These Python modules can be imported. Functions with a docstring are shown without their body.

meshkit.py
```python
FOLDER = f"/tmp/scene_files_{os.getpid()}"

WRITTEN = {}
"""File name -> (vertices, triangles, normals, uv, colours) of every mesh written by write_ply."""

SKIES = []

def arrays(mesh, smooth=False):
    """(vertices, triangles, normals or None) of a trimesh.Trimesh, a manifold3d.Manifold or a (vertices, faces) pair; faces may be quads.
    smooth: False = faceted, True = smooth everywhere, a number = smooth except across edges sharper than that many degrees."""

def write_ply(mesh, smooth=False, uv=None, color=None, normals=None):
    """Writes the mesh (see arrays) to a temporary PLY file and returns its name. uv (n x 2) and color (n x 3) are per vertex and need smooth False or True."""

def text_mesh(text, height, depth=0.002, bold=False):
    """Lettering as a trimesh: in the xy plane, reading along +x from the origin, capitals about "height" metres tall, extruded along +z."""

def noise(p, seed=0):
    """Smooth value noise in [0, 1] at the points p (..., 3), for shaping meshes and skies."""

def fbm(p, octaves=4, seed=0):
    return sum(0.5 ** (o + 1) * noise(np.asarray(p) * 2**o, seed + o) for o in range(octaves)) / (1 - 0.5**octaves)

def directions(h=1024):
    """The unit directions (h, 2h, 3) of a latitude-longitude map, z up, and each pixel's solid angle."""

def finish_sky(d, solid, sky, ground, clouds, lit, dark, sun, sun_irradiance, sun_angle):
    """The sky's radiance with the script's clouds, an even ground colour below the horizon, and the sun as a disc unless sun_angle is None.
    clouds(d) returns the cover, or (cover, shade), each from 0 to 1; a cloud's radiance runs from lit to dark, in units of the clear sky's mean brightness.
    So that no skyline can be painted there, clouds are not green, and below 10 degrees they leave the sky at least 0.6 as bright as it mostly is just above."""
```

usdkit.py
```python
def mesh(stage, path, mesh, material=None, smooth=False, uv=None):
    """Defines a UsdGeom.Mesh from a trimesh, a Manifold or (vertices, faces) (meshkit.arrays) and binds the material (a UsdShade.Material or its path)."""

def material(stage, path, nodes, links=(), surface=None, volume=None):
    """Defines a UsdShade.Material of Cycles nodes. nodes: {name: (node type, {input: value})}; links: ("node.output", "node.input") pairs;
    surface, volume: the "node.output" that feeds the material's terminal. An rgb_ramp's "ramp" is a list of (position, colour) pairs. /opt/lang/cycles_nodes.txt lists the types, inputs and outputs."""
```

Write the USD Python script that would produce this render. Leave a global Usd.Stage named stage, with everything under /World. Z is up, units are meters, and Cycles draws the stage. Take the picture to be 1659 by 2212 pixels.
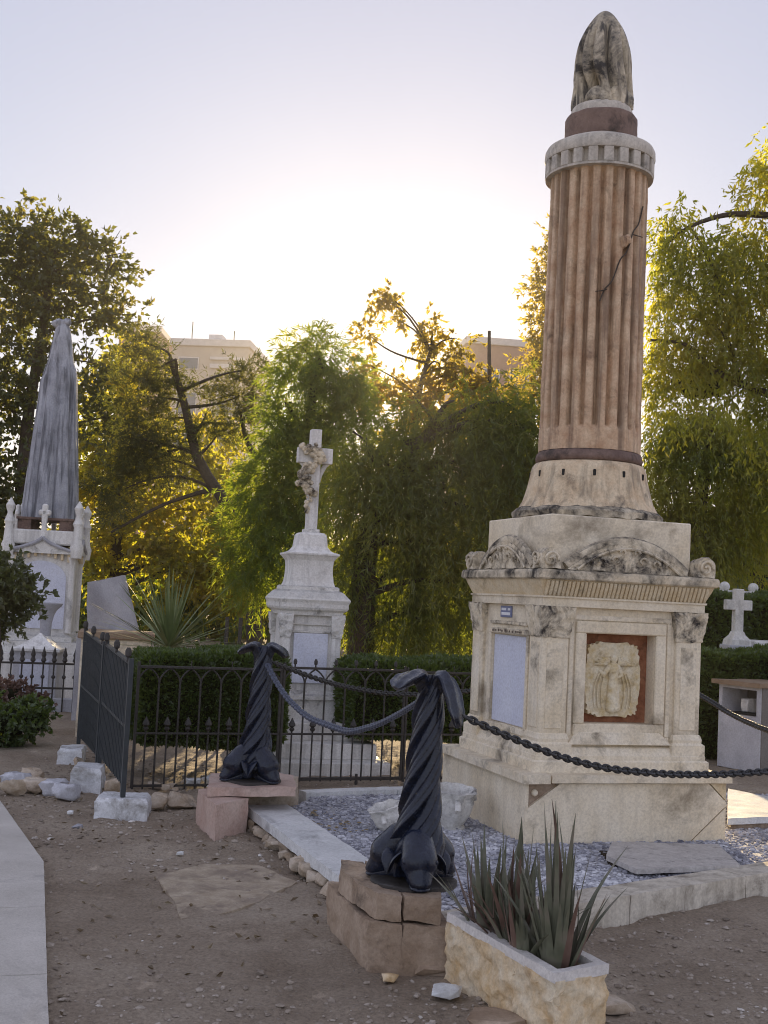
import math, random
import numpy as np, trimesh, manifold3d, usdkit, meshkit
from shapely.geometry import Polygon, Point, box as sbox
from pxr import Usd, UsdGeom, UsdLux, UsdShade, Gf, Sdf

stage = Usd.Stage.CreateInMemory()
UsdGeom.SetStageUpAxis(stage, 'Z'); UsdGeom.SetStageMetersPerUnit(stage, 1.0)
world = UsdGeom.Xform.Define(stage, '/World'); stage.SetDefaultPrim(world.GetPrim())
UsdGeom.Scope.Define(stage, '/World/Looks')

# ------------------------------------------------------------------ camera, sky, sun, exposure
EYE, FOC, PITCH, ROLL = 1.6, 2600.0, 0.071, 0.049
EXPOSURE = 1.18
SKY_STRENGTH = 0.10
HAZE = 0.00030
SUN_INTENSITY = 1.25
SUN_AZ, SUN_EL = 0.010, math.radians(11.6)
vF = np.array([0, math.cos(PITCH), math.sin(PITCH)]); r0 = np.array([1.0, 0, 0]); u0 = np.array([0, -math.sin(PITCH), math.cos(PITCH)])
vR = r0 * math.cos(ROLL) + u0 * math.sin(ROLL); vU = -r0 * math.sin(ROLL) + u0 * math.cos(ROLL)
cam = UsdGeom.Camera.Define(stage, '/World/camera')
cam.CreateFocalLengthAttr(50.0); cam.CreateHorizontalApertureAttr(50.0 * 1659 / FOC); cam.CreateVerticalApertureAttr(50.0 * 2212 / FOC)
cam.CreateClippingRangeAttr(Gf.Vec2f(0.05, 5000)); cam.CreateExposureAttr(EXPOSURE)
cam.AddTransformOp().Set(Gf.Matrix4d(*[float(x) for x in (*vR, 0, *vU, 0, *(-vF), 0, 0, 0, EYE, 1)]))

# a hazy evening sky: the clear sky seen through a thin, almost even veil of high cloud
sky_mat = usdkit.material(stage, '/World/Looks/sky_air', {
    'sky': ('sky_texture', {'sky_type': 'single_scattering', 'sun_disc': False, 'sun_elevation': SUN_EL, 'sun_rotation': SUN_AZ,
                            'altitude': 30.0, 'air_density': 1.0, 'aerosol_density': 0.33, 'ozone_density': 1.0}),
    'geo': ('geometry', {}), 'nz': ('noise_texture', {'scale': 1.6, 'detail': 4.0}), 'cover': ('map_range', {'from_min': 0.3, 'from_max': 0.7, 'to_min': 0.79, 'to_max': 0.86}),
    'veil': ('mix', {'color2': (2.38, 2.38, 3.0)}),
    'bg': ('background_shader', {'strength': SKY_STRENGTH})},
    [('sky.color', 'veil.color1'), ('geo.normal', 'nz.vector'), ('nz.fac', 'cover.value'), ('cover.result', 'veil.fac'), ('veil.color', 'bg.color')], surface='bg.background')
sky = UsdLux.DomeLight.Define(stage, '/World/sky')
UsdShade.MaterialBindingAPI.Apply(sky.GetPrim()).Bind(sky_mat)
sky.GetPrim().SetCustomDataByKey('kind', 'structure')
SUN = np.array([math.sin(SUN_AZ) * math.cos(SUN_EL), math.cos(SUN_AZ) * math.cos(SUN_EL), math.sin(SUN_EL)])
sun = UsdLux.DistantLight.Define(stage, '/World/sun')
sun.CreateNormalizeAttr(True) if hasattr(sun, 'CreateNormalizeAttr') else None
sun.CreateIntensityAttr(SUN_INTENSITY); sun.CreateAngleAttr(0.5); sun.CreateColorAttr(Gf.Vec3f(1.0, 0.76, 0.44))
sx = np.cross([0, 0, 1.0], SUN); sx /= np.linalg.norm(sx); sy = np.cross(SUN, sx)
sun.AddTransformOp().Set(Gf.Matrix4d(*[float(x) for x in (*sx, 0, *sy, 0, *SUN, 0, 0, 0, 30, 1)]))

def ray(X, Y): return vF + (X - 829.5) / FOC * vR + (1106 - Y) / FOC * vU
def onz(X, Y, z=0.0):
    d = ray(X, Y); return np.array([0, 0, EYE]) + d * (z - EYE) / d[2]
def atd(X, Y, dist):
    d = ray(X, Y); return np.array([0, 0, EYE]) + d * dist / d[1]

# ------------------------------------------------------------------ names, things, parts
used = {}
def numbered(path):
    n = used.get(path, -1) + 1; used[path] = n
    return path if n == 0 else f'{path}_{n:03d}'
def tag(prim, label=None, cat=None, group=None, kind=None):
    for k, v in (('label', label), ('category', cat), ('group', group), ('kind', kind)):
        if v: prim.SetCustomDataByKey(k, v)
    return prim
def tones(path, v, k):
    """A tone of its own for every leaf or pebble (k vertices each), with lighter and darker clumps."""
    if not k: return
    c = v.reshape(-1, k, 3).mean(1); t = 0.5 * np.random.default_rng(len(v)).random(len(c)) + 0.5 * np.clip((meshkit.fbm(c * (1.3 if k == 4 else 3.0), 3, 7) - 0.25) * 2, 0, 1)
    UsdGeom.PrimvarsAPI(stage.GetPrimAtPath(path)).CreatePrimvar('tone', Sdf.ValueTypeNames.FloatArray, 'vertex').Set(np.repeat(t, k).astype(np.float32).tolist())
class Thing:
    """An Xform at the thing's base; parts are added in its own frame, or in world coordinates with world=True."""
    def __init__(s, name, label, cat, loc=(0, 0, 0), rot=0.0, group=None, kind=None):
        s.path = numbered('/World/' + name); x = UsdGeom.Xform.Define(stage, s.path)
        s.loc = np.array(loc, float); s.rot = rot
        x.AddTranslateOp().Set(Gf.Vec3d(*map(float, loc)))
        if rot: x.AddRotateZOp().Set(math.degrees(rot))
        tag(x.GetPrim(), label, cat, group, kind)
    def local(s, m):
        m = m.copy(); m.apply_translation(-s.loc)
        if s.rot: m.apply_transform(trimesh.transformations.rotation_matrix(-s.rot, [0, 0, 1]))
        return m
    def add(s, name, mesh, mat, under=None, smooth=35, world=False, label=None, kind=None, tone=0):
        mesh = tm(mesh); wv = np.array(mesh.vertices)
        if world: mesh = s.local(mesh)
        p = numbered((under or s.path) + '/' + name)
        usdkit.mesh(stage, p, mesh, mat, smooth=smooth); tones(p, wv, tone)
        if label or kind: tag(stage.GetPrimAtPath(p), label, None, None, kind)
        return p
def single(name, mesh, mat, label=None, cat=None, group=None, kind=None, smooth=35, tone=0):
    p = numbered('/World/' + name)
    mesh = tm(mesh); usdkit.mesh(stage, p, mesh, mat, smooth=smooth); tones(p, np.array(mesh.vertices), tone)
    return tag(stage.GetPrimAtPath(p), label, cat, group, kind)

# ------------------------------------------------------------------ mesh helpers
MF = manifold3d.Manifold
def tm(m):
    if isinstance(m, trimesh.Trimesh): return m
    if hasattr(m, 'to_mesh'):
        q = m.to_mesh(); return trimesh.Trimesh(np.array(q.vert_properties[:, :3], float), np.array(q.tri_verts), process=False)
    v, f = np.asarray(m[0], float), np.asarray(m[1], int)
    if f.shape[1] == 4: f = np.vstack([f[:, [0, 1, 2]], f[:, [0, 2, 3]]])
    return trimesh.Trimesh(v, f, process=False)
def cat(*ms): return trimesh.util.concatenate([tm(m) for m in ms])
def mfd(m):
    m = tm(m); return MF(manifold3d.Mesh(np.asarray(m.vertices, np.float32), np.asarray(m.faces, np.uint32)))
def bx(x0, x1, y0, y1, z0, z1, ch=0.006):
    ch = min(ch, (x1 - x0) / 3, (y1 - y0) / 3, (z1 - z0) / 3); p = []
    for x, a in ((x0, 1), (x1, -1)):
        for y, b in ((y0, 1), (y1, -1)):
            for z, c in ((z0, 1), (z1, -1)):
                p += [(x + a * ch, y + b * ch, z), (x + a * ch, y, z + c * ch), (x, y + b * ch, z + c * ch)]
    return MF.hull_points(np.array(p, np.float32))
def move(m, loc=(0, 0, 0), rz=0.0, rx=0.0, ry=0.0):
    m = tm(m).copy(); R = trimesh.transformations.euler_matrix(rx, ry, rz); m.apply_transform(R); m.apply_translation(loc); return m
def sqlathe(prof, ratio=1.0):
    """Square section mouldings: prof is a list of (half width, z)."""
    v, f = [], []
    for w, z in prof: v += [(-w, -w * ratio, z), (w, -w * ratio, z), (w, w * ratio, z), (-w, w * ratio, z)]
    n = len(prof)
    for i in range(n - 1):
        for k in range(4): f.append((4 * i + k, 4 * i + (k + 1) % 4, 4 * i + 4 + (k + 1) % 4, 4 * i + 4 + k))
    f.append((3, 2, 1, 0)); f.append((4 * n - 4, 4 * n - 3, 4 * n - 2, 4 * n - 1))
    return tm((v, f))
def lathe(prof, n=48, rf=None):
    """Round section: prof of (radius, z); rf(theta, z) multiplies the radius."""
    th = np.linspace(0, 2 * np.pi, n, endpoint=False); v = []
    for r, z in prof:
        k = np.ones(n) if rf is None else rf(th, z)
        v.append(np.stack([r * k * np.cos(th), r * k * np.sin(th), np.full(n, z)], 1))
    m = len(prof); v = np.vstack(v); f = []
    for i in range(m - 1):
        a = i * n + np.arange(n); b = i * n + (np.arange(n) + 1) % n
        f.append(np.stack([a, b, b + n, a + n], 1))
    f = np.vstack(f); f = np.vstack([f[:, [0, 1, 2]], f[:, [0, 2, 3]]])
    v = np.vstack([v, [[0, 0, prof[0][1]], [0, 0, prof[-1][1]]]])
    a = np.arange(n); b = (a + 1) % n; k = len(v)
    f = np.vstack([f, np.stack([b, a, np.full(n, k - 2)], 1), np.stack([a + (m - 1) * n, b + (m - 1) * n, np.full(n, k - 1)], 1)])
    return tm((v, f))
def smoothline(pts, n):
    pts = np.asarray(pts, float); t = np.linspace(0, 1, len(pts)); s = np.linspace(0, 1, n)
    from scipy.interpolate import PchipInterpolator
    return PchipInterpolator(t, pts)(s)
def tube(path, rad, n=8, squash=1.0, caps=True, twist=0.0):
    path = np.asarray(path, float); m = len(path); rad = np.broadcast_to(np.asarray(rad, float), (m,))
    t = np.gradient(path, axis=0); t /= np.linalg.norm(t, axis=1, keepdims=True) + 1e-12
    up = np.array([0, 0, 1.0]) if abs(t[0, 2]) < 0.9 else np.array([1.0, 0, 0]); v = []
    nrm = np.cross(t[0], up); nrm /= np.linalg.norm(nrm); th = np.linspace(0, 2 * np.pi, n, endpoint=False)
    for i in range(m):
        nrm = nrm - t[i] * (nrm @ t[i]); nrm /= np.linalg.norm(nrm) + 1e-12; b = np.cross(t[i], nrm); a = th + twist * i
        v.append(path[i] + rad[i] * (np.cos(a)[:, None] * nrm + squash * np.sin(a)[:, None] * b))
    v = np.vstack(v); f = []
    for i in range(m - 1):
        a = i * n + np.arange(n); b = i * n + (np.arange(n) + 1) % n; f.append(np.stack([a, b, b + n, a + n], 1))
    f = np.vstack(f); f = np.vstack([f[:, [0, 1, 2]], f[:, [0, 2, 3]]])
    if caps:
        k = len(v); v = np.vstack([v, path[:1], path[-1:]]); a = np.arange(n); b = (a + 1) % n
        f = np.vstack([f, np.stack([b, a, np.full(n, k)], 1), np.stack([a + (m - 1) * n, b + (m - 1) * n, np.full(n, k + 1)], 1)])
    return tm((v, f))
def extrude(poly, z0, z1):
    m = trimesh.creation.extrude_polygon(Polygon(poly) if not isinstance(poly, Polygon) else poly, z1 - z0, engine='earcut'); m.apply_translation((0, 0, z0)); return m
def rough(m, amp, scale, step=0.03, seed=0, keep=None):
    """Chisel a closed solid: refine it and push the vertices by noise."""
    q = tm(m) if step is None else tm((m if hasattr(m, 'refine_to_length') else mfd(m)).refine_to_length(step))
    v = np.array(q.vertices); off = np.stack([meshkit.fbm(v * scale + 17.3 * k, 3, seed + 7 * k) - 0.5 for k in range(3)], 1) * 2 * amp
    if keep is not None: off *= keep(v)[:, None]
    return trimesh.Trimesh(v + off, q.faces, process=False)
def rock(sx_, sy_, sz_, seed, amp=0.12, flat=0.0):
    """A broken stone: the hull of a few points, refined and roughened, standing on z = 0."""
    rng = np.random.default_rng(seed); u = rng.normal(size=(20, 3)); u /= np.linalg.norm(u, axis=1, keepdims=True)
    u = np.sign(u) * np.abs(u) ** 0.6 * rng.uniform(0.72, 1.05, (20, 1)); u = u * np.array([sx_, sy_, sz_]) / (2 * 0.92)
    s = max(sx_, sy_); v = tm(MF.hull_points(u.astype(np.float32)).refine_to_length(s / 7)); q = np.array(v.vertices)
    q = q + (np.stack([meshkit.fbm(q * 5 / s + seed + 9 * k, 3, seed + k) for k in range(3)], 1) - 0.5) * amp * 0.8 * np.array([sx_, sy_, sz_])
    q[:, 2] -= q[:, 2].min() + flat * sz_
    return trimesh.Trimesh(q, v.faces, process=False)

# ------------------------------------------------------------------ materials
def mat(name, nodes, links, surface='p.BSDF'): return usdkit.material(stage, '/World/Looks/' + name, nodes, links, surface=surface)
def stone(name, c1, c2, scale=6.0, stain=(0.03, 0.03, 0.03), amount=0.35, rough_=0.75, bump=0.3, fine=60.0, top=0.0, streak=0.0, dist=0.012):
    """Weathered stone: two tones by noise, dark lichen stains by noise, vertical run marks, dirt on upward faces, pitted relief."""
    n = {'g': ('geometry', {}), 'n1': ('noise_texture', {'scale': scale, 'detail': 6.0, 'roughness': 0.6}),
         'r1': ('rgb_ramp', {'ramp': [(0.32, c1), (0.68, c2)]}),
         'n2': ('noise_texture', {'scale': scale * 0.55, 'detail': 9.0, 'roughness': 0.72, 'distortion': 0.4}),
         'r2': ('rgb_ramp', {'ramp': [(0.0, (0, 0, 0)), (0.66 - 0.25 * amount, (0, 0, 0)), (0.80 - 0.2 * amount, (1, 1, 1))]}),
         'am': ('math', {'math_type': 'multiply', 'value2': min(1.0, amount * 1.6)}),
         'mx': ('mix_color', {'b': stain}),
         'nf': ('noise_texture', {'scale': fine, 'detail': 4.0, 'roughness': 0.7}),
         'mf': ('mix_color', {'blend_type': 'multiply', 'fac': 0.55}), 'rf': ('rgb_ramp', {'ramp': [(0.3, (0.62, 0.6, 0.58)), (0.6, (1.06, 1.06, 1.06))]}),
         'ad': ('math', {'math_type': 'multiply_add', 'value2': 0.35}), 'b': ('bump', {'strength': bump, 'distance': dist}),
         'p': ('principled_bsdf', {'roughness': rough_, 'specular_ior_level': 0.3})}
    l = [('g.position', 'n1.vector'), ('g.position', 'n2.vector'), ('g.position', 'nf.vector'), ('n1.fac', 'r1.fac'), ('n2.fac', 'r2.fac'), ('r2.color', 'am.value1'),
         ('r1.color', 'mf.a'), ('nf.fac', 'rf.fac'), ('rf.color', 'mf.b'), ('mf.result', 'mx.a'),
         ('nf.fac', 'ad.value1'), ('n2.fac', 'ad.value3'), ('ad.value', 'b.height'), ('b.normal', 'p.normal')]
    fac = 'am.value'
    if streak:
        n |= {'ms': ('mapping', {'scale': (14.0, 14.0, 0.9)}), 'ns': ('noise_texture', {'scale': 1.0, 'detail': 5.0, 'roughness': 0.6}),
              'rs': ('rgb_ramp', {'ramp': [(0.47, (0, 0, 0)), (0.64, (streak, streak, streak))]}), 'mxs': ('math', {'math_type': 'maximum'})}
        l += [('g.position', 'ms.vector'), ('ms.vector', 'ns.vector'), ('ns.fac', 'rs.fac'), ('rs.color', 'mxs.value1'), (fac, 'mxs.value2')]; fac = 'mxs.value'
    if top:
        n |= {'sx': ('separate_xyz', {}), 'mr': ('map_range', {'from_min': 0.35, 'from_max': 0.9, 'to_min': 0.0, 'to_max': top, 'clamp': True}),
              'nt': ('noise_texture', {'scale': scale * 2.0, 'detail': 6.0, 'roughness': 0.7}), 'rt': ('rgb_ramp', {'ramp': [(0.35, (0.2, 0.2, 0.2)), (0.6, (1, 1, 1))]}),
              'mt': ('math', {'math_type': 'multiply'}), 'mxt': ('math', {'math_type': 'maximum'})}
        l += [('g.true_normal', 'sx.vector'), ('sx.z', 'mr.value'), ('g.position', 'nt.vector'), ('nt.fac', 'rt.fac'), ('mr.result', 'mt.value1'), ('rt.color', 'mt.value2'), ('mt.value', 'mxt.value1'), (fac, 'mxt.value2')]; fac = 'mxt.value'
    l += [(fac, 'mx.fac'), ('mx.result', 'p.base_color')]
    return mat(name, n, l)
def plain(name, c, rough_=0.5, spec=0.5, metal=0.0, var=0.25, scale=30.0, bump=0.1, coat=0.0):
    d = tuple(x * (1 - var) for x in c); e = tuple(min(1, x * (1 + var)) for x in c)
    return mat(name, {'g': ('geometry', {}), 'n': ('noise_texture', {'scale': scale, 'detail': 5.0, 'roughness': 0.65}), 'r': ('rgb_ramp', {'ramp': [(0.3, d), (0.7, e)]}),
                      'b': ('bump', {'strength': bump, 'distance': 0.01}), 'p': ('principled_bsdf', {'roughness': rough_, 'specular_ior_level': spec, 'metallic': metal, 'coat_weight': coat, 'coat_roughness': 0.25})},
               [('g.position', 'n.vector'), ('n.fac', 'r.fac'), ('r.color', 'p.base_color'), ('n.fac', 'b.height'), ('b.normal', 'p.normal')])
def leafy(name, cols, trans, tw=0.5, gloss=0.06):
    """Leaves: each leaf its own tone, light passing through."""
    n = {'g': ('attribute', {'attribute': 'tone'}), 'r': ('rgb_ramp', {'ramp': cols}), 't': ('rgb_ramp', {'ramp': trans}), 'd': ('diffuse_bsdf', {}), 'tr': ('translucent_bsdf', {}),
         'm': ('mix_closure', {'fac': tw}), 'gl': ('glossy_bsdf', {'roughness': 0.45, 'color': (0.8, 0.8, 0.8)}), 'o': ('mix_closure', {'fac': gloss})}
    return mat(name, n, [('g.fac', 'r.fac'), ('g.fac', 't.fac'), ('r.color', 'd.color'), ('t.color', 'tr.color'), ('d.BSDF', 'm.closure1'), ('tr.BSDF', 'm.closure2'),
                         ('m.closure', 'o.closure1'), ('gl.BSDF', 'o.closure2')], surface='o.closure')

M = {}
M['marble'] = stone('warm_marble', (0.72, 0.61, 0.43), (0.82, 0.74, 0.59), 5, stain=(0.07, 0.055, 0.04), amount=0.55, streak=0.12)
M['marble_clean'] = stone('warm_marble_clean', (0.73, 0.62, 0.44), (0.83, 0.745, 0.585), 3, stain=(0.20, 0.155, 0.10), amount=0.55, bump=0.25, streak=0.12)
M['cornice'] = stone('blackened_cornice_stone', (0.6, 0.5, 0.35), (0.74, 0.655, 0.5), 7, stain=(0.025, 0.022, 0.02), amount=1.0, top=1.0)
M['carved'] = stone('carved_lichened_marble', (0.63, 0.53, 0.37), (0.79, 0.7, 0.54), 14, stain=(0.035, 0.03, 0.028), amount=0.85, bump=0.6, top=0.9)
M['ochre'] = stone('ochre_stone', (0.64, 0.5, 0.3), (0.74, 0.64, 0.46), 8, stain=(0.05, 0.04, 0.02), amount=0.4)
M['shaft'] = stone('red_brown_column_stone', (0.5, 0.31, 0.185), (0.7, 0.52, 0.345), 9, stain=(0.11, 0.07, 0.05), amount=0.5, bump=0.8, fine=55, streak=0.65)
M['drum'] = stone('purple_brown_stone', (0.14, 0.09, 0.075), (0.23, 0.155, 0.125), 8, stain=(0.02, 0.018, 0.018), amount=0.6, bump=0.6)
M['capital'] = stone('grey_capital_marble', (0.48, 0.43, 0.36), (0.64, 0.59, 0.51), 6, stain=(0.05, 0.05, 0.055), amount=0.5, streak=0.3)
M['statue'] = stone('statue_marble', (0.58, 0.49, 0.34), (0.72, 0.63, 0.48), 6, stain=(0.03, 0.03, 0.035), amount=1.0, streak=0.95)
M['bell'] = stone('flared_base_stone', (0.62, 0.46, 0.29), (0.76, 0.63, 0.44), 9, stain=(0.035, 0.033, 0.033), amount=0.5, streak=0.5, bump=0.6)
M['rust'] = stone('rust_stained_niche', (0.22, 0.075, 0.035), (0.38, 0.17, 0.09), 9, stain=(0.04, 0.015, 0.01), amount=0.5, bump=0.6)
M['relief'] = stone('ivory_relief', (0.58, 0.44, 0.21), (0.8, 0.73, 0.57), 14, stain=(0.22, 0.14, 0.05), amount=0.5, bump=0.5)
M['plaque'] = stone('pale_plaque_marble', (0.6, 0.62, 0.72), (0.68, 0.7, 0.78), 4, stain=(0.3, 0.3, 0.36), amount=0.2, bump=0.1, rough_=0.45)
M['white'] = stone('white_marble', (0.68, 0.66, 0.62), (0.8, 0.785, 0.75), 4, stain=(0.12, 0.11, 0.10), amount=0.4, streak=0.3, rough_=0.6)
M['white_ledge'] = stone('white_marble_ledges', (0.64, 0.62, 0.57), (0.78, 0.765, 0.73), 8, stain=(0.05, 0.05, 0.05), amount=0.55, top=0.6)
M['kerb'] = stone('kerb_marble', (0.6, 0.61, 0.6), (0.76, 0.765, 0.755), 5, stain=(0.20, 0.20, 0.20), amount=0.5, bump=0.25, rough_=0.6)
M['old_kerb'] = stone('weathered_kerb_stone', (0.52, 0.47, 0.38), (0.70, 0.65, 0.55), 6, stain=(0.17, 0.14, 0.11), amount=0.75, bump=0.4, streak=0.3)
M['whitewash'] = stone('whitewashed_block', (0.60, 0.61, 0.62), (0.80, 0.81, 0.82), 8, stain=(0.22, 0.20, 0.17), amount=0.7, bump=0.6)
M['rubble'] = stone('buff_rubble', (0.36, 0.27, 0.18), (0.6, 0.52, 0.42), 9, stain=(0.05, 0.035, 0.025), amount=0.45, bump=0.8)
M['pink'] = stone('pinkish_sandstone', (0.46, 0.31, 0.25), (0.6, 0.47, 0.4), 5, stain=(0.12, 0.08, 0.06), amount=0.4, bump=0.5)
M['brownstone'] = stone('brown_sandstone', (0.27, 0.19, 0.125), (0.46, 0.36, 0.27), 6, stain=(0.05, 0.035, 0.025), amount=0.5, bump=0.8)
M['limestone'] = stone('golden_limestone', (0.62, 0.42, 0.2), (0.78, 0.69, 0.52), 7, stain=(0.14, 0.07, 0.03), amount=0.45, bump=0.8)
M['rimstone'] = stone('trough_rim', (0.62, 0.59, 0.56), (0.74, 0.7, 0.65), 12, amount=0.2, bump=0.4)
M['drape'] = stone('grey_draped_marble', (0.27, 0.28, 0.31), (0.44, 0.45, 0.49), 4, stain=(0.05, 0.055, 0.07), amount=0.4, streak=0.8)
M['concrete'] = stone('path_concrete', (0.5, 0.47, 0.42), (0.64, 0.605, 0.55), 2.5, stain=(0.26, 0.24, 0.22), amount=0.5, bump=0.35, fine=120)
M['tab'] = stone('speckled_tablet_stone', (0.44, 0.41, 0.38), (0.58, 0.55, 0.51), 18, stain=(0.12, 0.11, 0.10), amount=0.5)
M['greystone'] = stone('grey_tomb_stone', (0.3, 0.3, 0.33), (0.45, 0.45, 0.48), 3, stain=(0.10, 0.10, 0.12), amount=0.4)
M['cement'] = stone('grey_cement_render', (0.44, 0.44, 0.47), (0.58, 0.58, 0.61), 3, stain=(0.15, 0.15, 0.15), amount=0.4)
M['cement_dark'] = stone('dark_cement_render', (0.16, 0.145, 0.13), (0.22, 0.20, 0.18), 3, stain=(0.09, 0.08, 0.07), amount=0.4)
M['brownslab'] = stone('brown_slab_top', (0.24, 0.16, 0.10), (0.34, 0.25, 0.17), 5, amount=0.3)
M['iron_blue'] = mat('blue_black_painted_iron', {'g': ('geometry', {}), 'n': ('noise_texture', {'scale': 22.0, 'detail': 7.0, 'roughness': 0.7}), 'r': ('rgb_ramp', {'ramp': [(0.30, (0.002, 0.003, 0.006)), (0.58, (0.004, 0.007, 0.017)), (0.66, (0.012, 0.016, 0.028)), (0.72, (0.070, 0.055, 0.042))]}),
    'n2': ('noise_texture', {'scale': 70.0, 'detail': 4.0, 'roughness': 0.7}), 'rr': ('map_range', {'from_min': 0.35, 'from_max': 0.7, 'to_min': 0.09, 'to_max': 0.34, 'clamp': True}), 'b': ('bump', {'strength': 0.35, 'distance': 0.006}),
    'p': ('principled_bsdf', {'specular_ior_level': 0.55})}, [('g.position', 'n.vector'), ('g.position', 'n2.vector'), ('n.fac', 'r.fac'), ('r.color', 'p.base_color'), ('n.fac', 'rr.value'), ('rr.result', 'p.roughness'), ('n2.fac', 'b.height'), ('b.normal', 'p.normal')])
M['iron'] = plain('rusty_black_iron', (0.030, 0.026, 0.023), 0.55, 0.5, var=0.5, scale=40, bump=0.3)
M['iron_grey'] = plain('slate_painted_iron', (0.032, 0.038, 0.042), 0.5, 0.4, var=0.3, scale=12, bump=0.2)
M['chain'] = plain('black_chain_iron', (0.012, 0.012, 0.013), 0.45, 0.5, var=0.4)
M['chain_blue'] = plain('blue_grey_chain_paint', (0.030, 0.037, 0.060), 0.4, 0.6, var=0.4)
M['soil'] = plain('dark_soil', (0.035, 0.026, 0.018), 0.9, 0.2, var=0.5, scale=60, bump=0.8)
M['bark'] = stone('tree_bark', (0.045, 0.034, 0.026), (0.085, 0.065, 0.05), 9, stain=(0.02, 0.016, 0.012), amount=0.5, bump=1.0, fine=30)
M['plate'] = plain('blue_enamel', (0.13, 0.15, 0.26), 0.4, 0.5, var=0.15)
M['letter'] = plain('dark_lettering', (0.12, 0.09, 0.07), 0.8, 0.2)
M['platewhite'] = plain('white_enamel', (0.7, 0.7, 0.72), 0.4, 0.5, var=0.1)
M['blackhole'] = plain('niche_dark_inside', (0.03, 0.03, 0.03), 0.9, 0.1)

# ------------------------------------------------------------------ ground
def earth_material():
    n = {'g': ('geometry', {}), 'n1': ('noise_texture', {'scale': 1.1, 'detail': 8.0, 'roughness': 0.65}), 'r1': ('rgb_ramp', {'ramp': [(0.30, (0.26, 0.205, 0.15)), (0.5, (0.36, 0.295, 0.225)), (0.70, (0.46, 0.39, 0.305))]}),
         'n2': ('noise_texture', {'scale': 55.0, 'detail': 6.0, 'roughness': 0.75}), 'r2': ('rgb_ramp', {'ramp': [(0.25, (0.45, 0.43, 0.41)), (0.5, (0.92, 0.92, 0.92)), (0.75, (1.35, 1.33, 1.3))]}),
         'mx': ('mix', {'mix_type': 'multiply', 'fac': 0.9}),
         'v': ('voronoi_texture', {'scale': 26.0, 'randomness': 1.0}), 'rv': ('rgb_ramp', {'ramp': [(0.10, (1, 1, 1)), (0.22, (0, 0, 0))]}), 'vm': ('math', {'math_type': 'multiply', 'value2': 0.30}),
         'mv': ('mix_color', {'b': (0.40, 0.37, 0.34)}),
         'n3': ('noise_texture', {'scale': 9.0, 'detail': 5.0, 'roughness': 0.7}), 'ad': ('math', {'math_type': 'multiply_add', 'value2': 1.4}),
         'b': ('bump', {'strength': 0.75, 'distance': 0.02}), 'p': ('principled_bsdf', {'roughness': 0.95, 'specular_ior_level': 0.15})}
    l = [('g.position', x + '.vector') for x in ('n1', 'n2', 'n3', 'v')] + [('n1.fac', 'r1.fac'), ('n2.fac', 'r2.fac'), ('r1.color', 'mx.color1'), ('r2.color', 'mx.color2'), ('v.distance', 'rv.fac'), ('rv.color', 'vm.value1'),
         ('mx.color', 'mv.a'), ('vm.value', 'mv.fac'), ('mv.result', 'p.base_color'), ('n3.fac', 'ad.value1'), ('n2.fac', 'ad.value3'), ('ad.value', 'b.height'), ('b.normal', 'p.normal')]
    return mat('stony_earth', n, l)
M['earth'] = earth_material()
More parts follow.
